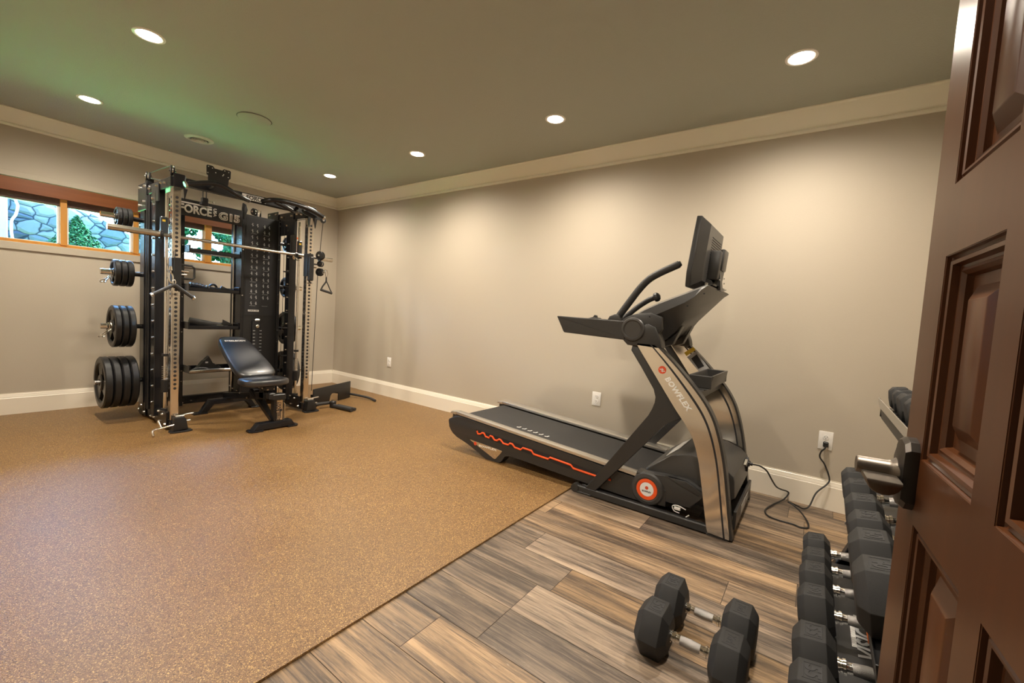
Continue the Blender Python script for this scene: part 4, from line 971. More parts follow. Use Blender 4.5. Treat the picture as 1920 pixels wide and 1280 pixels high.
# ------------------------------------------------------------------ bench
t = thing('workout_bench', 'adjustable black bench with raised backrest standing in front of the machine', 'bench', (1.76, 4.0, F0))
def pad(m, outline, T, o, u, v, n, bulge):
    # rounded pad: outline in u,v plane, thickness T along n
    u, v, n, o = Vector(u).normalized(), Vector(v).normalized(), Vector(n).normalized(), Vector(o)
    cx = sum(p[0] for p in outline)/len(outline); cy_ = sum(p[1] for p in outline)/len(outline)
    R = []
    for k, h in ((0.93, 0), (0.99, 0.006), (1.0, T*0.25), (1.0, T*0.70), (0.985, T*0.87), (0.95, T*0.97), (0.88, T+bulge*0.35), (0.6, T+bulge*0.9), (0.25, T+bulge)):
        R.append([m.bm.verts.new(o+u*(cx+(p[0]-cx)*k)+v*(cy_+(p[1]-cy_)*k)+n*h) for p in outline])
    c = len(outline)
    for A, B in zip(R, R[1:]):
        for i in range(c): m.bm.faces.new((A[i], A[(i+1) % c], B[(i+1) % c], B[i]))
    m.bm.faces.new(R[0][::-1]); m.bm.faces.new(R[-1])
def rounded(poly, r=0.03, n=4):
    out = []; c = len(poly)
    for i in range(c):
        p0, p1, p2 = Vector(poly[i-1]), Vector(poly[i]), Vector(poly[(i+1) % c])
        a = p1+(p0-p1).normalized()*min(r, (p0-p1).length*0.45); b_ = p1+(p2-p1).normalized()*min(r, (p2-p1).length*0.45)
        for k in range(n+1):
            s_ = k/n; q = a*(1-s_)**2+p1*2*s_*(1-s_)+b_*s_*s_; out.append((q.x, q.y))
    return out
# backrest: from (y 4.03, z .43) rising to (y 4.56, z .70); narrower at the top
bo = Vector((1.745, 4.03, 0.405)); bv_ = Vector((0, 0.60, 0.285)).normalized(); bn = Vector((0, -0.285, 0.60)).normalized()
outl = rounded([(-0.155, 0.0), (0.155, 0.0), (0.165, 0.18), (0.135, 0.60), (0.10, 0.685), (-0.10, 0.685), (-0.135, 0.60), (-0.165, 0.18)], 0.07, 4)
m = MB(); pad(m, outl, 0.055, bo, (1, 0, 0), bv_, bn, 0.007); bp_ = obj('backrest_pad', m, 'vinyl', t, ang=0.9)
m = MB(); oo = bo + bv_*0.575 + bn*0.0625
m.text('STEELBODY', 0.035, basis(oo, (1, 0, 0), bv_), 0.0004, 0.001, width=0.185); obj('lettering', m, 'white_print', bp_)
m = MB(); so_ = Vector((1.735, 3.76, 0.378)); sv = Vector((0, 1, -0.02)).normalized(); sn_ = Vector((0, 0.02, 1)).normalized()
outs = rounded([(-0.10, 0.0), (0.10, 0.0), (0.175, 0.05), (0.19, 0.16), (0.165, 0.285), (-0.165, 0.285), (-0.19, 0.16), (-0.175, 0.05)], 0.05, 4)
m = MB(); pad(m, outs, 0.05, (1.735, 3.745, 0.385), (1, 0, 0), sv, sn_, 0.007); obj('seat_pad', m, 'vinyl', t, ang=0.9)
def bk(name, m, mt='rack_black', **k): return obj(name, m, mt, t, **k)
m = MB(); m.box(1.745-0.03, 1.745+0.03, 3.80, 4.72, 0.20, 0.262, 0.004, M=Matrix.Translation((0, 4.2, 0.23)) @ Matrix.Rotation(-0.16, 4, 'X') @ Matrix.Translation((0, -4.2, -0.23))); bk('spine_beam', m)
m = MB(); m.box(1.735-0.035, 1.735+0.035, 3.77, 4.02, 0.34, 0.384, 0.004); m.box(1.715, 1.76, 3.86, 3.94, 0.26, 0.35, 0.003); bk('seat_bracket', m)
m = MB(); m.beam(bo+bv_*0.02-bn*0.018+Vector((-0.05, 0, 0)), bo+bv_*0.5-bn*0.018+Vector((-0.05, 0, 0)), 0.03, 0.03); m.beam(bo+bv_*0.02-bn*0.018+Vector((0.05, 0, 0)), bo+bv_*0.5-bn*0.018+Vector((0.05, 0, 0)), 0.03, 0.03); m.beam((1.745, 4.40, 0.30), (1.745, 4.44, 0.555), 0.04, 0.03); bk('backrest_frame', m)
m = MB(); m.box(1.752, 1.832, 3.735, 3.80, F0+0.06, 0.285, 0.003); fp = bk('front_post', m)
m = MB(); m.box(1.735, 1.845, 3.725, 3.81, 0.262, 0.312, 0.006); m.box(1.71, 1.76, 3.73, 3.80, 0.27, 0.325, 0.006); obj('post_collar', m, 'rack_satin', t)
m = MB(); m.box(1.772, 1.822, 3.7325, 3.7355, F0+0.075, 0.258); lab = obj('name_plate', m, 'brushed_steel', fp)
m = MB(); m.text('STEELBODY', 0.04, basis((1.789, 3.7315, 0.166), (0, 0, 1), (-1, 0, 0)), 0.0004, 0.0012, width=0.165); m.box(1.806, 1.809, 3.731, 3.733, 0.10, 0.24); m.lathe((1.808, 3.733, 0.17), (0, -1, 0), [(0, 0), (0, 0.014), (0.001, 0.014), (0.001, 0)], 4); obj('plate_lettering', m, 'dark', fp)
m = MB(); m.beam((1.752, 3.77, F0+0.07), (1.715, 4.10, 0.30), 0.022, 0.03); m.beam((1.775, 3.82, F0+0.07), (1.76, 4.08, 0.29), 0.04, 0.02); bk('brace', m)
m = MB(); m.tube([(1.842, 3.78, 0.075), (1.858, 3.78, 0.08), (1.862, 3.78, 0.10), (1.862, 3.78, 0.205), (1.855, 3.78, 0.22), (1.84, 3.78, 0.222)], 0.005, 8); bk('grab_handle', m, 'steel_bar')
# front stabiliser with flared feet
m = MB(); m.prism([(1.585, F0+0.012), (1.63, F0+0.066), (1.90, F0+0.066), (1.935, F0+0.012)], 1, 3.725, 3.80, 0.003)
m.prism([(1.556, 3.735), (1.575, 3.715), (1.66, 3.71), (1.66, 3.80), (1.575, 3.81), (1.556, 3.795)], 2, F0, F0+0.014, 0.002); m.prism([(1.965, 3.735), (1.945, 3.712), (1.865, 3.71), (1.865, 3.80), (1.945, 3.81), (1.965, 3.79)], 2, F0, F0+0.014, 0.002); bk('front_stabiliser', m)
# rear stabiliser
m = MB(); m.prism([(1.50, F0+0.012), (1.575, F0+0.13), (1.92, F0+0.13), (1.99, F0+0.012), (1.94, F0+0.012), (1.89, F0+0.085), (1.61, F0+0.085), (1.56, F0+0.012)], 1, 4.62, 4.68, 0.003)
m.box(1.445, 1.56, 4.61, 4.69, F0, F0+0.014, 0.003); m.box(1.94, 2.03, 4.61, 4.69, F0, F0+0.014, 0.003); bk('rear_stabiliser', m)
m = MB(); bolts(m, [(1.705, y, z) for y, z in ((4.30, 0.245), (4.36, 0.258), (4.45, 0.265), (4.52, 0.28), (4.15, 0.225))], (-1, 0, 0), 0.009, 0.008); bolts(m, [(1.698, 3.84, 0.36), (1.698, 3.90, 0.36), (1.698, 3.97, 0.36)], (-1, 0, 0), 0.008, 0.008); bolts(m, [(x, 3.768, 0.355) for x in (1.71, 1.76)], (0, -1, 0), 0.008, 0.006); bk('bolt', m, 'zinc', split=True)
# ------------------------------------------------------------------ dumbbells
def dumbbell(s_, L, hl, num, name, label, loc, group=None, mark=None):
    # axis along local y, origin at centre; s_ = width of one flat
    t = thing(name, label, 'dumbbell', loc, group); OFF[t.name] = Vector((0, 0, 0))
    hf = s_*math.sqrt(3)/2
    for sg in (1, -1):
        m = MB(); R = []
        for d, k in ((hl/2, 0.62), (hl/2+0.004, 0.68), (hl/2+L*0.20, 1.0), (hl/2+L*0.78, 1.0), (hl/2+L*0.97, 0.74), (hl/2+L, 0.66)):
            R.append([m.bm.verts.new((s_*k*math.cos(i*PI/3), sg*d, s_*k*math.sin(i*PI/3))) for i in range(6)])
        for A, B in zip(R, R[1:]):
            for i in range(6): m.bm.faces.new((A[i], A[(i+1) % 6], B[(i+1) % 6], B[i]))
        m.bm.faces.new(R[0]); m.bm.faces.new(R[-1])
        bmesh.ops.recalc_face_normals(m.bm, faces=m.bm.faces)
        bmesh.ops.bevel(m.bm, geom=list(m.bm.edges), offset=0.0018, segments=2, affect='EDGES', profile=0.5)
        hd = obj('head', m, 'rubber_head', t)
        yc = sg*(hl/2+L*0.49); w = s_*0.36; l2 = L*0.20
        m = MB(); e = 0.0022
        for a, b_, c, d in ((-w, w, yc-l2, yc-l2+e), (-w, w, yc+l2-e, yc+l2), (-w, -w+e, yc-l2, yc+l2), (w-e, w, yc-l2, yc+l2)): m.box(a, b_, c, d, hf-0.001, hf+0.0007)
        obj('number_frame', m, 'dark', hd)
        m = MB()
        if mark and sg < 0: m.text(mark, s_*0.36, basis((0, yc, hf+0.0002), (-1, 0, 0), (0, -1, 0)), 0.0005, 0.0004, shear=0.35, width=w*1.4)
        else: m.text(num, s_*0.52, basis((0, yc, hf+0.0002), (-1, 0, 0), (0, -1, 0)), 0.0006, 0.0018, width=w*1.5)
        obj('number', m, 'dark', hd)
    m = MB(); h2 = hl/2
    pr_ = [(0, 0.019), (0.008, 0.019), (0.009, 0.0165), (0.014, 0.0165), (0.015, 0.019), (0.022, 0.019), (0.023, 0.014), (0.030, 0.0135)]
    m.lathe((0, -h2-0.004, 0), (0, 1, 0), pr_+[(h2*2+0.008-d, r) for d, r in reversed(pr_)], 20)
    hd = obj('handle', m, 'chrome', t)
    m = MB(); m.lathe((0, -h2*0.5, 0), (0, 1, 0), [(0, 0.0138), (h2*0.5, 0.0165), (h2, 0.0138)], 20); obj('knurled_grip', m, 'knurl', hd)
    return t
# pair on the floor (rest on a flat face)
sF = 0.0925; hf_ = sF*math.sqrt(3)/2
a1 = dumbbell(sF, 0.105, 0.125, '50', 'dumbbell', 'black hex dumbbell on the floor, the nearer one of the pair, marked 50', (1.4535, 0.252, hf_), 'pair of dumbbells on the wood floor', mark='York')
a1.rotation_euler = (0, 0, 0.0)
dup(a1, (1.6395, 0.248, hf_), (0, 0, 0), 'black hex dumbbell on the floor, the farther one of the pair, marked 50')
# rack
DT = math.radians(9)
sizes = {'55': (0.084, 0.098), '50': (0.081, 0.094), '45': (0.074, 0.090), '40': (0.078, 0.094), '35': (0.074, 0.088), '30': (0.068, 0.084), '20': (0.060, 0.075), '15': (0.054, 0.07), '10': (0.048, 0.062)}
def on_rack(items, yc, ztray, grp):
    made = {}
    for num, x, lab in items:
        s_, L = sizes[num]; hh = s_*math.sqrt(3)/2
        loc = (x, yc, ztray+(hh+0.003)/math.cos(DT)); rot = (-DT, 0, 0)
        if num not in made:
            d_ = dumbbell(s_, L, 0.125, num, 'dumbbell', lab, loc, grp); d_.rotation_euler = rot; made[num] = d_
        else: dup(made[num], loc, rot, lab, grp)
on_rack([('55', 1.225, 'black hex dumbbell marked 55 on the lowest tier, nearest the door'), ('55', 1.397, 'black hex dumbbell marked 55 on the lowest tier, second from the door'),
         ('50', 1.635, 'black hex dumbbell marked 50 on the lowest tier, just beyond the 55s'), ('50', 1.802, 'black hex dumbbell marked 50 on the lowest tier, next to the smaller 45s'),
         ('45', 1.958, 'black hex dumbbell marked 45 on the lowest tier, the one beside the 50s'), ('45', 2.108, 'black hex dumbbell marked 45 at the far end of the lowest tier')], -0.178, 0.188, 'dumbbells on the lowest tier of the rack')
on_rack([('40', 1.142, 'black hex dumbbell marked 40 on the middle tier, mostly hidden by the door'), ('40', 1.302, 'large black hex dumbbell marked 40 on the middle tier, beside the 35s'),
         ('35', 1.458, 'black hex dumbbell marked 35 on the middle tier, beside the 40s'), ('35', 1.610, 'black hex dumbbell marked 35 on the middle tier, beside the 30s'),
         ('30', 1.815, 'black hex dumbbell marked 30 on the middle tier, behind the door lever'), ('30', 1.956, 'black hex dumbbell marked 30 at the far end of the middle tier')], -0.262, 0.536, 'dumbbells on the middle tier of the rack')
on_rack([('20', 1.41, 'small black hex dumbbell on the top tier, first of the largest pair'), ('20', 1.533, 'small black hex dumbbell on the top tier, second of the largest pair'),
         ('15', 1.66, 'small black hex dumbbell on the top tier, first of the middle pair'), ('15', 1.772, 'small black hex dumbbell on the top tier, second of the middle pair'),
         ('10', 1.882, 'smallest black hex dumbbell on the top tier, third from its far end'), ('10', 1.982, 'smallest black hex dumbbell on the top tier, second from its far end'), ('10', 2.082, 'smallest black hex dumbbell at the far end of the top tier')], -0.355, 0.872, 'dumbbells on the top tier of the rack')
t = thing('dumbbell_rack', 'three tier black dumbbell rack against the wall behind the door', 'dumbbell rack', (1.65, -0.30, 0))
def rktray(yf, yb, z, x0, x1):
    # sloping tray: front (yf) low, with a turned up front lip and a raised back edge
    Mx = Matrix.Translation((0, (yf+yb)/2, z)) @ Matrix.Rotation(-DT, 4, 'X')
    h = (yf-yb)/2
    m = MB(); m.box(x0, x1, -h, h, -0.004, 0.0, 0.0, 1, Mx); m.box(x0, x1, h-0.004, h, -0.040, 0.006, 0.0015, 1, Mx); m.box(x0, x1, -h, -h+0.004, -0.045, 0.010, 0.0015, 1, Mx)
    m.box(x0-0.004, x0, -h, h, -0.045, 0.03, 0, 1, Mx)
    p = obj('tray', m, 'rack_satin', t)
    prf = [(-h, -0.004), (h, -0.004), (h+0.004, -0.03), (h-0.03, -0.055), (0.0, -0.085), (-h, -0.07)]
    for xe in (x0+0.002, x1-0.006, ):
        m = MB(); m.prism(prf, 0, xe, xe+0.005, 0, Mx); obj('tray_bracket', m, 'rack_satin', p)
    return p, Mx, h
tp, Mx, h = rktray(-0.030, -0.345, 0.188, 0.985, 2.19)
m = MB(); B_ = Mx @ Matrix.Translation((1.69, -0.016, 0.001)) 
m.text('VISION', 0.068, B_, 0.0004, 0.002, shear=0.25, width=0.23)
obj('tray_lettering', m, 'grey_print', tp)
m = MB(); B_ = Mx @ Matrix.Translation((1.69, 0.018, 0.001)) 
for k in range(16): m.box(-0.06+k*0.0075, -0.0555+k*0.0075, -0.006, 0.006, 0, 0.0006, 0, 1, B_)
obj('small_print', m, 'white_print', tp)
tp, Mx, h = rktray(-0.135, -0.425, 0.536, 0.98, 2.14)
m = MB(); m.box(1.16, 1.25, h+0.0002, h+0.0014, -0.04, -0.012, 0, 1, Mx); obj('orange_label', m, 'label_orange', tp)
tp, Mx, h = rktray(-0.215, -0.495, 0.872, 0.98, 2.15)
m = MB(); m.box(0.98, 2.15, h, h+0.003, 0.004, 0.040, 0.0005, 1, Mx); obj('tray_front_strip', m, 'rail_silver', tp)
m = MB(); m.prism([(h-0.002, 0.040), (h-0.002, -0.02), (h-0.03, -0.05), (h-0.10, -0.10), (-h+0.06, -0.12), (-h+0.06, 0.0), (h-0.02, 0.0)], 0, 2.15, 2.156, 0, Mx); obj('tray_bracket', m, 'rack_satin', tp)
for x in (0.95, 2.225):
    m = MB(); m.beam((x, -0.10, 0.0), (x, -0.185, 0.20), 0.05, 0.07, 0.003, up=(0, 1, 0)); m.beam((x, -0.165, 0.14), (x, -0.405, 0.80), 0.05, 0.065, 0.003, up=(0, 1, 0)); obj('side_post', m, 'rack_black', t)
    m = MB(); m.box(x-0.03, x+0.03, -0.56, -0.03, 0.0, 0.045, 0.004); m.beam((x, -0.50, 0.04), (x, -0.29, 0.45), 0.045, 0.05, 0.003, up=(0, 1, 0)); obj('foot', m, 'rack_black', t)
m = MB()
for z, y in ((0.335, -0.165), (0.36, -0.165)): m.cyl((2.25, y, z), (2.262, y, z), 0.008, 8)
obj('bolt', m, 'zinc', t, split=True)

# ------------------------------------------------------------------ treadmill
T = thing('treadmill', 'black and silver treadmill along the right wall, facing the dumbbell rack', 'treadmill', (2.8, 1.2, 0.0))
def tm(name, m, mt='tread_plastic', parent=None, near=False, **k):
    if near:
        for v in m.bm.verts: v.co = Vector((v.co.x+0.05, v.co.y*1.0204, max(0.0102, 1.12-(1.12-v.co.z)*1.0204)))
    return obj(name, m, mt, parent or T, **k)
def cr_smooth(pts, n=4):
    P = [Vector(p) for p in pts]; out = []
    for i in range(len(P)-1):
        p0 = P[i-1] if i else P[0]; p1, p2 = P[i], P[i+1]; p3 = P[i+2] if i+2 < len(P) else P[-1]
        for k in range(n):
            t_ = k/n; q = 0.5*((2*p1)+(p2-p0)*t_+(2*p0-5*p1+4*p2-p3)*t_*t_+(3*p1-p0-3*p2+p3)*t_**3); out.append((q.x, q.y))
    out.append(tuple(P[-1])); return out
rear = cr_smooth([(0.868, 1.005), (0.752, 0.845), (0.615, 0.657), (0.550, 0.575), (0.504, 0.500), (0.470, 0.400), (0.447, 0.292), (0.420, 0.15), (0.394, 0.018)])
front = cr_smooth([(0.755, 1.005), (0.620, 0.880), (0.490, 0.738), (0.425, 0.640), (0.386, 0.541), (0.355, 0.430), (0.334, 0.324), (0.306, 0.15), (0.283, 0.012)])
for x0, x1, nm in ((2.450, 2.515, 1), (3.125, 3.190, 2)):
    m = MB(); m.prism(rear+front[::-1], 0, x0, x1, 0.006); up_ = tm('curved_upright', m, 'brushed_steel')
    # dark groove and polished front edge
    fr_in = [(a*0.72+b_*0.28, c*0.72+d*0.28) for (a, c), (b_, d) in zip(front, rear)]; fr_o = [(a*0.80+b_*0.20, c*0.80+d*0.20) for (a, c), (b_, d) in zip(front, rear)]
    m = MB(); m.prism(fr_in+fr_o[::-1], 0, x0-0.0012, x0+0.002); tm('edge_groove', m, 'dark', up_)
    fo = [(a-0.012, c) for a, c in front]
    m = MB(); m.prism(front+fo[::-1], 0, x0+0.004, x1-0.004, 0.003); tm('front_edge_cap', m, 'tread_plastic', up_)
    # black brace and rear strut
    yp = [(0.895, 0.955), (0.890, 0.985), (0.868, 0.995), (0.75, 0.835), (0.60, 0.635), (0.575, 0.60), (0.640, 0.575), (0.655, 0.560), (1.078, 0.012), (1.147, 0.012), (0.762, 0.585), (0.738, 0.625), (0.726, 0.665), (0.724, 0.70), (0.738, 0.745)]
    m = MB(); m.prism(yp, 0, x0+0.012, x1-0.012, 0.005); tm('rear_strut', m, 'tread_plastic')
    m = MB(); m.box(x0+0.01, x1-0.02, 0.32, 1.205, 0.004, 0.05, 0.006); m.cyl((x0+0.005, 1.195, 0.028), (x1-0.015, 1.195, 0.028), 0.026, 16); m.box(x0+0.008, x1-0.018, 0.29, 0.40, 0.0, 0.014, 0.003); m.box(x0+0.008, x1-0.018, 1.08, 1.2, 0.0, 0.014, 0.003)
    tm('base_rail', m, 'tread_plastic')
m = MB(); m.box(2.51, 3.13, 0.30, 0.36, 0.03, 0.085, 0.004); m.box(2.51, 3.13, 1.12, 1.17, 0.01, 0.045, 0.004); m.box(2.51, 3.13, 0.27, 0.285, 0.05, 0.15, 0.003); tm('cross_member', m, 'tread_plastic', split=True)
m = MB(); m.box(2.70, 2.86, 0.2685, 0.2705, 0.075, 0.125); m.box(2.88, 2.97, 0.2685, 0.2705, 0.08, 0.12); tm('warning_label', m, 'grey_print', split=True)
LBL_P = [(0.731, 0.903), (0.675, 0.95), (0.584, 0.842), (0.643, 0.809)]; LBL_Y = [(0.752, 0.931), (0.695, 0.977), (0.679, 0.957), (0.735, 0.91)]
# logo on the near upright
UD = Vector((0, 0.556-0.775, 0.66-0.925)).normalized()
lx = 2.4488
def ub(y, z): return basis((lx, y, z), UD, Vector((-1, 0, 0)).cross(UD))
m = MB(); m.lathe((2.4495, 0.700, 0.862), (-1, 0, 0), [(0, 0), (0, 0.022), (0.0012, 0.022), (0.0012, 0)], 26); bd_ = tm('round_badge', m, 'badge_red')
m = MB(); B_ = ub(0.700, 0.862); B_.translation.x = 2.4478
for a, dx in ((0.9, -0.004), (-0.5, 0.002), (0.9, 0.008)): m.box(-0.011, 0.011, -0.0022, 0.0022, 0, 0.0006, 0, 1, B_ @ Matrix.Translation((dx, 0, 0)) @ Matrix.Rotation(a, 4, 'Z'))
tm('badge_mark', m, 'white_print', bd_)
m = MB()
m.text('BOWFLEX', 0.040, ub(0.606, 0.742), 0.0006, 0.0016, shear=0.15, space=1.12, width=0.215); tm('lettering', m, 'white_print')
m = MB(); m.prism(LBL_P, 0, 3.1225, 3.126); m.mi = 1; m.prism(LBL_Y, 0, 3.1215, 3.126); m.mi = 2; m.prism([((p[0]-sum(q_[0] for q_ in LBL_P)/4)*0.6+sum(q_[0] for q_ in LBL_P)/4, (p[1]-sum(q_[1] for q_ in LBL_P)/4)*0.7+sum(q_[1] for q_ in LBL_P)/4) for p in LBL_P], 0, 3.1215, 3.1235); tm('safety_label', m, ['grey_print', 'yellow_print', 'dark'])
# boots joining uprights and console
for x0, x1 in ((2.450, 2.535), (3.105, 3.195)):
    m = MB(); m.prism([(0.955, 1.06), (0.945, 1.01), (0.918, 0.985), (0.735, 0.975), (0.715, 0.985), (0.722, 1.02), (0.755, 1.10), (0.80, 1.12)], 0, x0, x1, 0.008); tm('upright_boot', m, 'tread_plastic')
# deck
side = cr_smooth([(2.335, 0.262), (2.338, 0.225), (2.285, 0.150), (2.13, 0.105), (1.985, 0.052), (1.915, 0.022), (1.845, 0.014), (1.81, 0.03), (1.765, 0.085), (1.72, 0.107), (1.40, 0.095), (1.073, 0.082), (0.80, 0.075)], 3)
side += [(0.62, 0.085), (0.62, 0.185), (0.80, 0.205), (1.5, 0.255), (2.20, 0.300), (2.27, 0.298)]
for x0, x1 in ((2.450, 2.53), (3.09, 3.17)):
    m = MB(); m.prism(side, 0, x0, x1, 0.006); tm('side_cover', m, 'tread_plastic', near=x0 < 3)
for x0, x1 in ((2.455, 2.515), (3.065, 3.165)):
    Mr = Matrix.Translation((0, 0.80, 0.226)) @ Matrix.Rotation(math.atan2(0.098, 1.47), 4, 'X')
    m = MB(); m.box(x0, x1, 0.0, 1.47, -0.014, 0.008, 0.004, 2, Mr); m.prism([(1.47, -0.018), (1.535, -0.02), (1.52, 0.0), (1.47, 0.008)], 0, x0, x1, 0.003, Mr); tm('foot_rail', m, 'rail_silver', near=x0 < 3)
    m = MB(); m.box(x0+0.005, x1-0.005, 1.40, 1.51, -0.05, -0.014, 0.004, 1, Mr); tm('rail_end_cap', m, 'tread_plastic', near=x0 < 3)
Mb = Matrix.Translation((0, 0.72, 0.200)) @ Matrix.Rotation(math.atan2(0.098, 1.47), 4, 'X')
m = MB(); m.box(2.565, 3.067, 0.0, 1.54, -0.05, 0.0, 0.012, 3, Mb); bl = tm('running_belt', m, 'tread_belt')
m = MB()
for k in range(6):
    c = Mb @ Matrix.Translation((2.645, 0.82+k*0.05, 0.0)); m.prism([(-0.016, 0.010), (-0.006, -0.010), (0.022, -0.012), (0.020, -0.005), (0.000, -0.003), (-0.008, 0.012)], 2, 0.0004, 0.001, 0, c)
tm('belt_arrow', m, 'white_print', bl, split=True)
# orange stripe in its dark recess, triangular badge
og = [(2.035,0.227),(2.025,0.206),(2.001,0.208),(1.985,0.221),(1.965,0.223),(1.947,0.201),(1.915,0.199),(1.904,0.217),(1.884,0.215),(1.863,0.195),(1.840,0.195),(1.821,0.210),(1.806,0.208),(1.781,0.188),(1.736,0.187),(1.722,0.202),(1.700,0.201),(1.677,0.182),(1.626,0.179),(1.609,0.195),(1.535,0.192),(1.517,0.173),(1.399,0.168),(1.387,0.182),(1.228,0.172),(1.209,0.155),(1.045,0.148),(0.951,0.151)]
m = MB(); m.prism([(2.05, 0.236), (1.9, 0.228), (1.5, 0.205), (1.2, 0.182), (0.945, 0.160), (0.945, 0.142), (1.2, 0.143), (1.5, 0.162), (1.9, 0.184), (2.035, 0.198)], 0, 2.4485, 2.4505); tm('side_recess', m, 'dark', near=True)
m = MB(); m.tube([(2.448, a, b_) for a, b_ in og], 0.0070, 8); tm('orange_stripe', m, 'orange', near=True)
m = MB(); m.prism(rounded([(2.112, 0.147), (1.782, 0.130), (1.849, 0.050)], 0.015, 3), 0, 2.4465, 2.4505, 0.0015); bg_ = tm('silver_badge', m, 'brushed_steel', near=True)
m = MB(); m.lathe((2.4468, 2.045, 0.126), (-1, 0, 0), [(0, 0), (0, 0.014), (0.0008, 0.014), (0.0008, 0)], 20); tm('badge_emblem', m, 'badge_red', bg_, near=True)
m = MB(); m.text('BOWFLEX', 0.02, basis((2.4462, 1.925, 0.121), (0, -1, 0.02), (0, 0, 1)), 0.0005, 0.0005, width=0.17); tm('badge_lettering', m, 'white_print', bg_, near=True)
# front roller cover with orange ring
c = (2.453, 0.728, 0.160)
m = MB(); m.lathe(c, (-1, 0, 0), [(-0.03, 0.098), (0.004, 0.096), (0.012, 0.088), (0.016, 0.070), (0.012, 0.062), (0.012, 0.0)], 40); rc = tm('roller_cover', m, 'tread_grey', near=True)
m = MB(); m.lathe((2.4415, c[1], c[2]), (-1, 0, 0), [(0, 0.0), (0, 0.061), (0.004, 0.060), (0.005, 0.044), (0.002, 0.043), (0.002, 0)], 40); tm('orange_ring', m, 'orange', rc, near=True)
m = MB(); m.lathe((2.4400, c[1], c[2]), (-1, 0, 0), [(0, 0.0), (0, 0.041), (0.003, 0.039), (0.003, 0)], 36); tm('centre_disc', m, 'win_white', rc, near=True)
m = MB(); m.text('BOWFLEX', 0.014, basis((2.4365, c[1], c[2]-0.012), (0, -1, 0), (0, 0, 1)), 0.0003, 0.0004, width=0.052); tm('disc_lettering', m, 'dark', rc, near=True)
m = MB(); m.lathe((2.4368, c[1], c[2]+0.010), (-1, 0, 0), [(0, 0), (0, 0.010), (0.0006, 0.010), (0.0006, 0)], 16); tm('disc_emblem', m, 'badge_red', rc, near=True)
m = MB(); m.prism([(0.80, 0.212), (0.80, 0.245), (0.62, 0.262), (0.52, 0.262), (0.42, 0.218), (0.44, 0.185), (0.49, 0.120), (0.62, 0.115), (0.72, 0.15)], 0, 2.452, 2.54, 0.006); m.prism([(0.62, 0.262), (0.52, 0.262), (0.42, 0.218), (0.45, 0.202), (0.55, 0.235)], 0, 2.446, 2.47, 0.002); tm('front_side_cover', m, 'tread_plastic', near=True)
# motor hood
hood = [(0.80, 0.205), (0.775, 0.250), (0.64, 0.352), (0.60, 0.375), (0.55, 0.385), (0.42, 0.375), (0.345, 0.348), (0.305, 0.315), (0.298, 0.29), (0.290, 0.20), (0.305, 0.185), (0.75, 0.12)]
m = MB(); m.prism(hood, 0, 2.565, 3.115, 0.012); hd_ = tm('motor_hood', m, 'tread_grey')
m = MB(); m.prism([(0.60, 0.09), (0.60, 0.19), (0.31, 0.19), (0.33, 0.10)], 0, 2.58, 3.10, 0.01); tm('motor_housing', m, 'tread_plastic')
Ms = Matrix.Translation((0, 0.7075, 0.302)) @ Matrix.Rotation(-math.atan2(0.102, 0.135), 4, 'X')
m = MB(); m.prism([(2.66, -0.02), (2.74, -0.092), (3.03, -0.092), (3.06, -0.02), (2.90, 0.006)], 2, 0.0, 0.003, 0.001, Ms); tm('hood_accent', m, 'silver_sheen', hd_)
m = MB()
for k in range(9): m.box(2.564, 2.575, 0.46-k*0.008, 0.464-k*0.008, 0.275, 0.315-abs(4-k)*0.003)
tm('side_vent', m, 'dark', hd_)
m = MB(); m.prism([(2.97, 0.290), (3.005, 0.325), (3.05, 0.285), (3.0, 0.235)], 1, 0.284, 0.30, 0.002); sk = tm('power_socket', m, 'dark', hd_)
m = MB(); m.box(2.99, 3.03, 0.275, 0.29, 0.27, 0.30, 0.004); m.cyl((3.01, 0.285, 0.285), (3.01, 0.262, 0.285), 0.010, 10); tm('inlet_plug', m, 'cord_black', sk)
m = MB(); m.prism([(2.91, 0.30), (2.975, 0.318), (2.965, 0.275)], 1, 0.287, 0.30); tm('socket_trim', m, 'rail_silver', hd_)
# loose wiring by the near foot
m = MB(); m.tube([(2.50, 0.52, 0.085), (2.49, 0.56, 0.10), (2.49, 0.59, 0.09), (2.49, 0.58, 0.065), (2.49, 0.55, 0.06)], 0.003, 6, smooth=4); m.tube([(2.50, 0.50, 0.06), (2.48, 0.52, 0.04), (2.47, 0.48, 0.035)], 0.003, 6, smooth=3); m.box(2.482, 2.492, 0.545, 0.58, 0.075, 0.092, 0.002); tm('wiring', m, 'white_print')
# console
zt = [(0.975, 1.135), (0.94, 1.152), (0.90, 1.176), (0.84, 1.212), (0.76, 1.252), (0.68, 1.287), (0.60, 1.320), (0.545, 1.343), (0.52, 1.352), (0.505, 1.348)]
zb = [(0.975, 1.045), (0.94, 1.020), (0.90, 1.002), (0.84, 1.000), (0.76, 1.018), (0.70, 1.075), (0.645, 1.155), (0.595, 1.230), (0.545, 1.300), (0.508, 1.338)]
m = MB(); R = []
for k, ((y1, a1), (y2, b1)) in enumerate(zip(zt, zb)):
    sd = min(0.075, (a1-b1)*0.55); s2 = min(0.016, (a1-b1)*0.2); w_ = 0.0 if k > 2 else 0.012*(3-k)
    y3 = y1*(1-0.5)+y2*0.5
    half = [(2.525, y1, a1), (2.486+w_, y1, a1-s2), (2.478+w_, y3, a1-sd), (2.640, y2, b1)]
    R.append([m.bm.verts.new(p) for p in half+[(5.62-x, y, z) for x, y, z in reversed(half)]])
def strip(A, B, i, mi):
    f = m.bm.faces.new((A[i], A[(i+1) % 8], B[(i+1) % 8], B[i])); f.material_index = mi
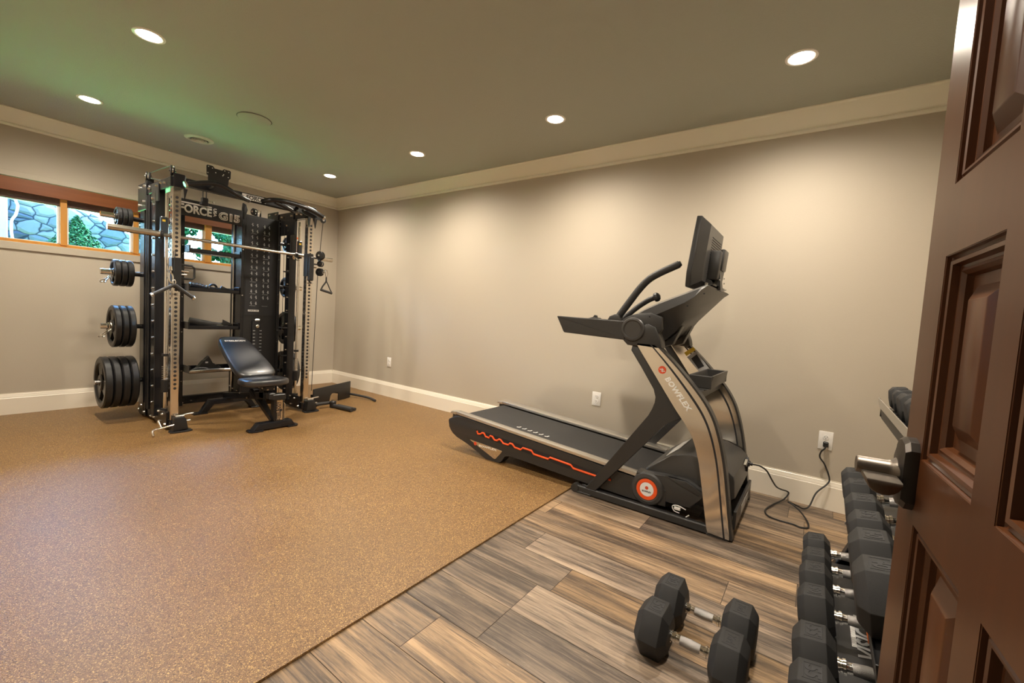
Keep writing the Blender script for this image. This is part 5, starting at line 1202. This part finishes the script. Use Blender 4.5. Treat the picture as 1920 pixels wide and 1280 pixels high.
for A, B in zip(R, R[1:]):
    for i, mi in ((0, 1), (1, 0), (2, 2), (3, 2), (4, 2), (5, 0), (6, 1), (7, 0)): strip(A, B, i, mi)  # underside in a lighter grey: the light it catches is put into colour
m.bm.faces.new(R[0]); m.bm.faces.new(R[-1][::-1])
cs = tm('console_shell', m, ['tread_plastic', 'tread_highlight', 'tread_grey'], ang=0.35)
m = MB(); m.prism([(0.84, 1.214), (0.76, 1.254), (0.56, 1.338), (0.505, 1.359), (0.50, 1.364), (0.55, 1.346), (0.76, 1.262)], 0, 2.60, 3.02, 0.002); tm('console_panel', m, 'screen_glass', cs)
m = MB(); m.prism([(0.80, 0.985), (0.70, 1.06), (0.665, 1.115), (0.715, 1.00), (0.76, 0.985)], 0, 2.66, 2.72, 0.004); m.prism([(0.80, 0.985), (0.70, 1.06), (0.665, 1.115), (0.715, 1.00), (0.76, 0.985)], 0, 2.90, 2.96, 0.004); tm('console_rib', m, 'tread_plastic', cs, split=True)
m = MB(); m.prism([(0.985, 1.10), (0.95, 1.145), (0.90, 1.168), (0.80, 1.185), (0.73, 1.160), (0.725, 1.09), (0.76, 1.03), (0.80, 1.005), (0.90, 0.995), (0.96, 1.03)], 0, 2.462, 2.50, 0.008); tm('side_shell', m, 'tread_plastic', cs)
c = (2.448, 0.888, 1.080)
m = MB(); m.lathe(c, (-1, 0, 0), [(-0.04, 0.070), (0.004, 0.070), (0.010, 0.066), (0.012, 0.056), (0.008, 0.050), (0.006, 0.048), (0.006, 0.0)], 44); tm('round_pivot_cover', m, 'tread_grey', cs)
m = MB(); bolts(m, [(2.474, 0.60, 1.23), (2.474, 0.52, 1.30), (2.461, 0.80, 1.16), (2.461, 0.77, 1.10)], (-1, 0, 0), 0.005, 0.002); tm('screw', m, 'dark', cs, split=True)
# arms (trays) reaching back beside the runner
arm = rounded([(1.412, 1.133), (1.352, 1.028), (0.93, 1.012), (0.93, 1.126)], 0.008, 2)
for x0, x1 in ((2.450, 2.575), (3.045, 3.17)):
    m = MB(); m.prism(arm, 0, x0, x1, 0.006); a_ = tm('side_arm', m, 'tread_plastic', ang=0.15)
    m = MB(); m.prism([(1.205, 1.128), (1.17, 1.138), (1.14, 1.137), (1.128, 1.126)], 0, x0+0.03, x1-0.03, 0.002); m.prism([(1.178, 1.136), (1.165, 1.153), (1.15, 1.15), (1.145, 1.136)], 0, x0+0.05, x1-0.06, 0.002); tm('arm_switch', m, 'tread_plastic', a_)
# long near handlebar and shorter grip bar with a ball end
m = MB(); m.tube([(2.545, 1.040, 1.118), (2.545, 1.015, 1.160), (2.55, 0.96, 1.245), (2.555, 0.902, 1.331), (2.56, 0.850, 1.388), (2.565, 0.79, 1.425), (2.57, 0.735, 1.452), (2.575, 0.690, 1.474)], 0.0215, 16, smooth=4); m.cyl((2.575, 0.700, 1.469), (2.576, 0.680, 1.480), 0.0216, 16, 0.014); hbr = tm('handlebar', m, 'rubber_black')
m = MB(); m.prism([(1.085, 1.122), (1.07, 1.150), (1.035, 1.165), (1.01, 1.16), (0.985, 1.122)], 0, 2.515, 2.575, 0.004); tm('handlebar_socket', m, 'tread_grey', hbr)
m = MB(); m.tube([(2.60, 1.02, 1.130), (2.62, 0.98, 1.175), (2.64, 0.93, 1.225), (2.65, 0.87, 1.268), (2.655, 0.82, 1.288)], 0.0165, 14, smooth=4); gb = tm('pulse_grip', m, 'rubber_black')
m = MB(); m.lathe((2.654, 0.832, 1.284), (0.05, -0.9, 0.38), [(-0.014, 0.015), (-0.010, 0.026), (0.0, 0.029), (0.012, 0.027), (0.022, 0.018), (0.028, 0.0)], 18); tm('ball_end', m, 'tread_plastic', gb)
m = MB(); m.tube([(2.637, 0.925, 1.240), (2.648, 0.87, 1.282), (2.652, 0.84, 1.296)], 0.004, 8); tm('pulse_contact', m, 'rail_silver', gb)
# tall display
Md = Matrix.Translation((2.80, 0.60, 1.545)) @ Matrix.Rotation(0.075, 4, 'X')
m = MB(); m.prism(rounded([(-0.245, -0.205), (0.245, -0.205), (0.262, -0.12), (0.235, 0.20), (-0.235, 0.20), (-0.262, -0.12)], 0.012, 2), 1, 0.0, 0.028, 0.004, Md); sc_ = tm('display', m, 'tread_plastic')
m = MB(); m.prism([(-0.225, -0.185), (0.225, -0.185), (0.238, -0.11), (0.22, 0.18), (-0.22, 0.18), (-0.238, -0.11)], 1, 0.027, 0.030, 0, Md); tm('display_glass', m, 'screen_glass', sc_)
m = MB()
R = []
for y_, k in ((0.0, 0.985), (-0.032, 0.86), (-0.046, 0.80)):
    R.append([m.bm.verts.new(Md @ Vector((px*k, y_, pz*k))) for px, pz in [(-0.245, -0.20), (0.245, -0.20), (0.26, -0.12), (0.235, 0.198), (-0.235, 0.198), (-0.26, -0.12)]])
for A, B in zip(R, R[1:]):
    for i in range(6): m.bm.faces.new((A[i], A[(i+1) % 6], B[(i+1) % 6], B[i]))
m.bm.faces.new(R[-1]); tm('display_back', m, 'tread_grey', sc_)
m = MB()
for k in range(16): m.box(-0.10, 0.16, -0.0475, -0.045, -0.11+k*0.014, -0.106+k*0.014, 0, 1, Md)
tm('display_vent', m, 'dark', sc_)
m = MB(); m.box(-0.09, 0.09, -0.105, -0.04, -0.14, 0.03, 0.012, 2, Md); m.box(-0.05, 0.07, -0.115, -0.09, -0.08, 0.045, 0.008, 2, Md); tm('hinge_housing', m, 'tread_grey', sc_)
m = MB(); m.cyl((2.70, 0.558, 1.372), (2.90, 0.558, 1.372), 0.030, 18); m.beam((2.83, 0.505, 1.34), (2.83, 0.52, 1.47), 0.05, 0.02); m.beam((2.77, 0.505, 1.34), (2.77, 0.52, 1.47), 0.03, 0.03); nk = tm('display_neck', m, 'tread_plastic')
m = MB(); bolts(m, [(2.86, 0.495, 1.39), (2.86, 0.497, 1.42), (2.74, 0.50, 1.40)], (0, -1, 0), 0.006, 0.006); m.cyl((2.698, 0.558, 1.372), (2.69, 0.558, 1.372), 0.010, 10); tm('neck_bolt', m, 'zinc', nk, split=True)
# shelf basket between the uprights
m = MB(); m.prism([(0.60, 0.835), (0.585, 0.765), (0.475, 0.765), (0.465, 0.84), (0.475, 0.84), (0.485, 0.777), (0.575, 0.777), (0.588, 0.835)], 0, 2.64, 3.12, 0.002)
m.box(2.63, 2.642, 0.47, 0.595, 0.765, 0.838, 0.003); m.box(3.112, 3.124, 0.47, 0.595, 0.765, 0.838, 0.003); bs = tm('accessory_basket', m, 'tread_grey')
m = MB(); m.prism([(0.60, 0.71), (0.48, 0.765), (0.60, 0.765)], 0, 2.60, 2.68, 0.003); m.box(2.50, 3.14, 0.50, 0.55, 0.715, 0.762, 0.004); tm('basket_bracket', m, 'tread_plastic', bs)
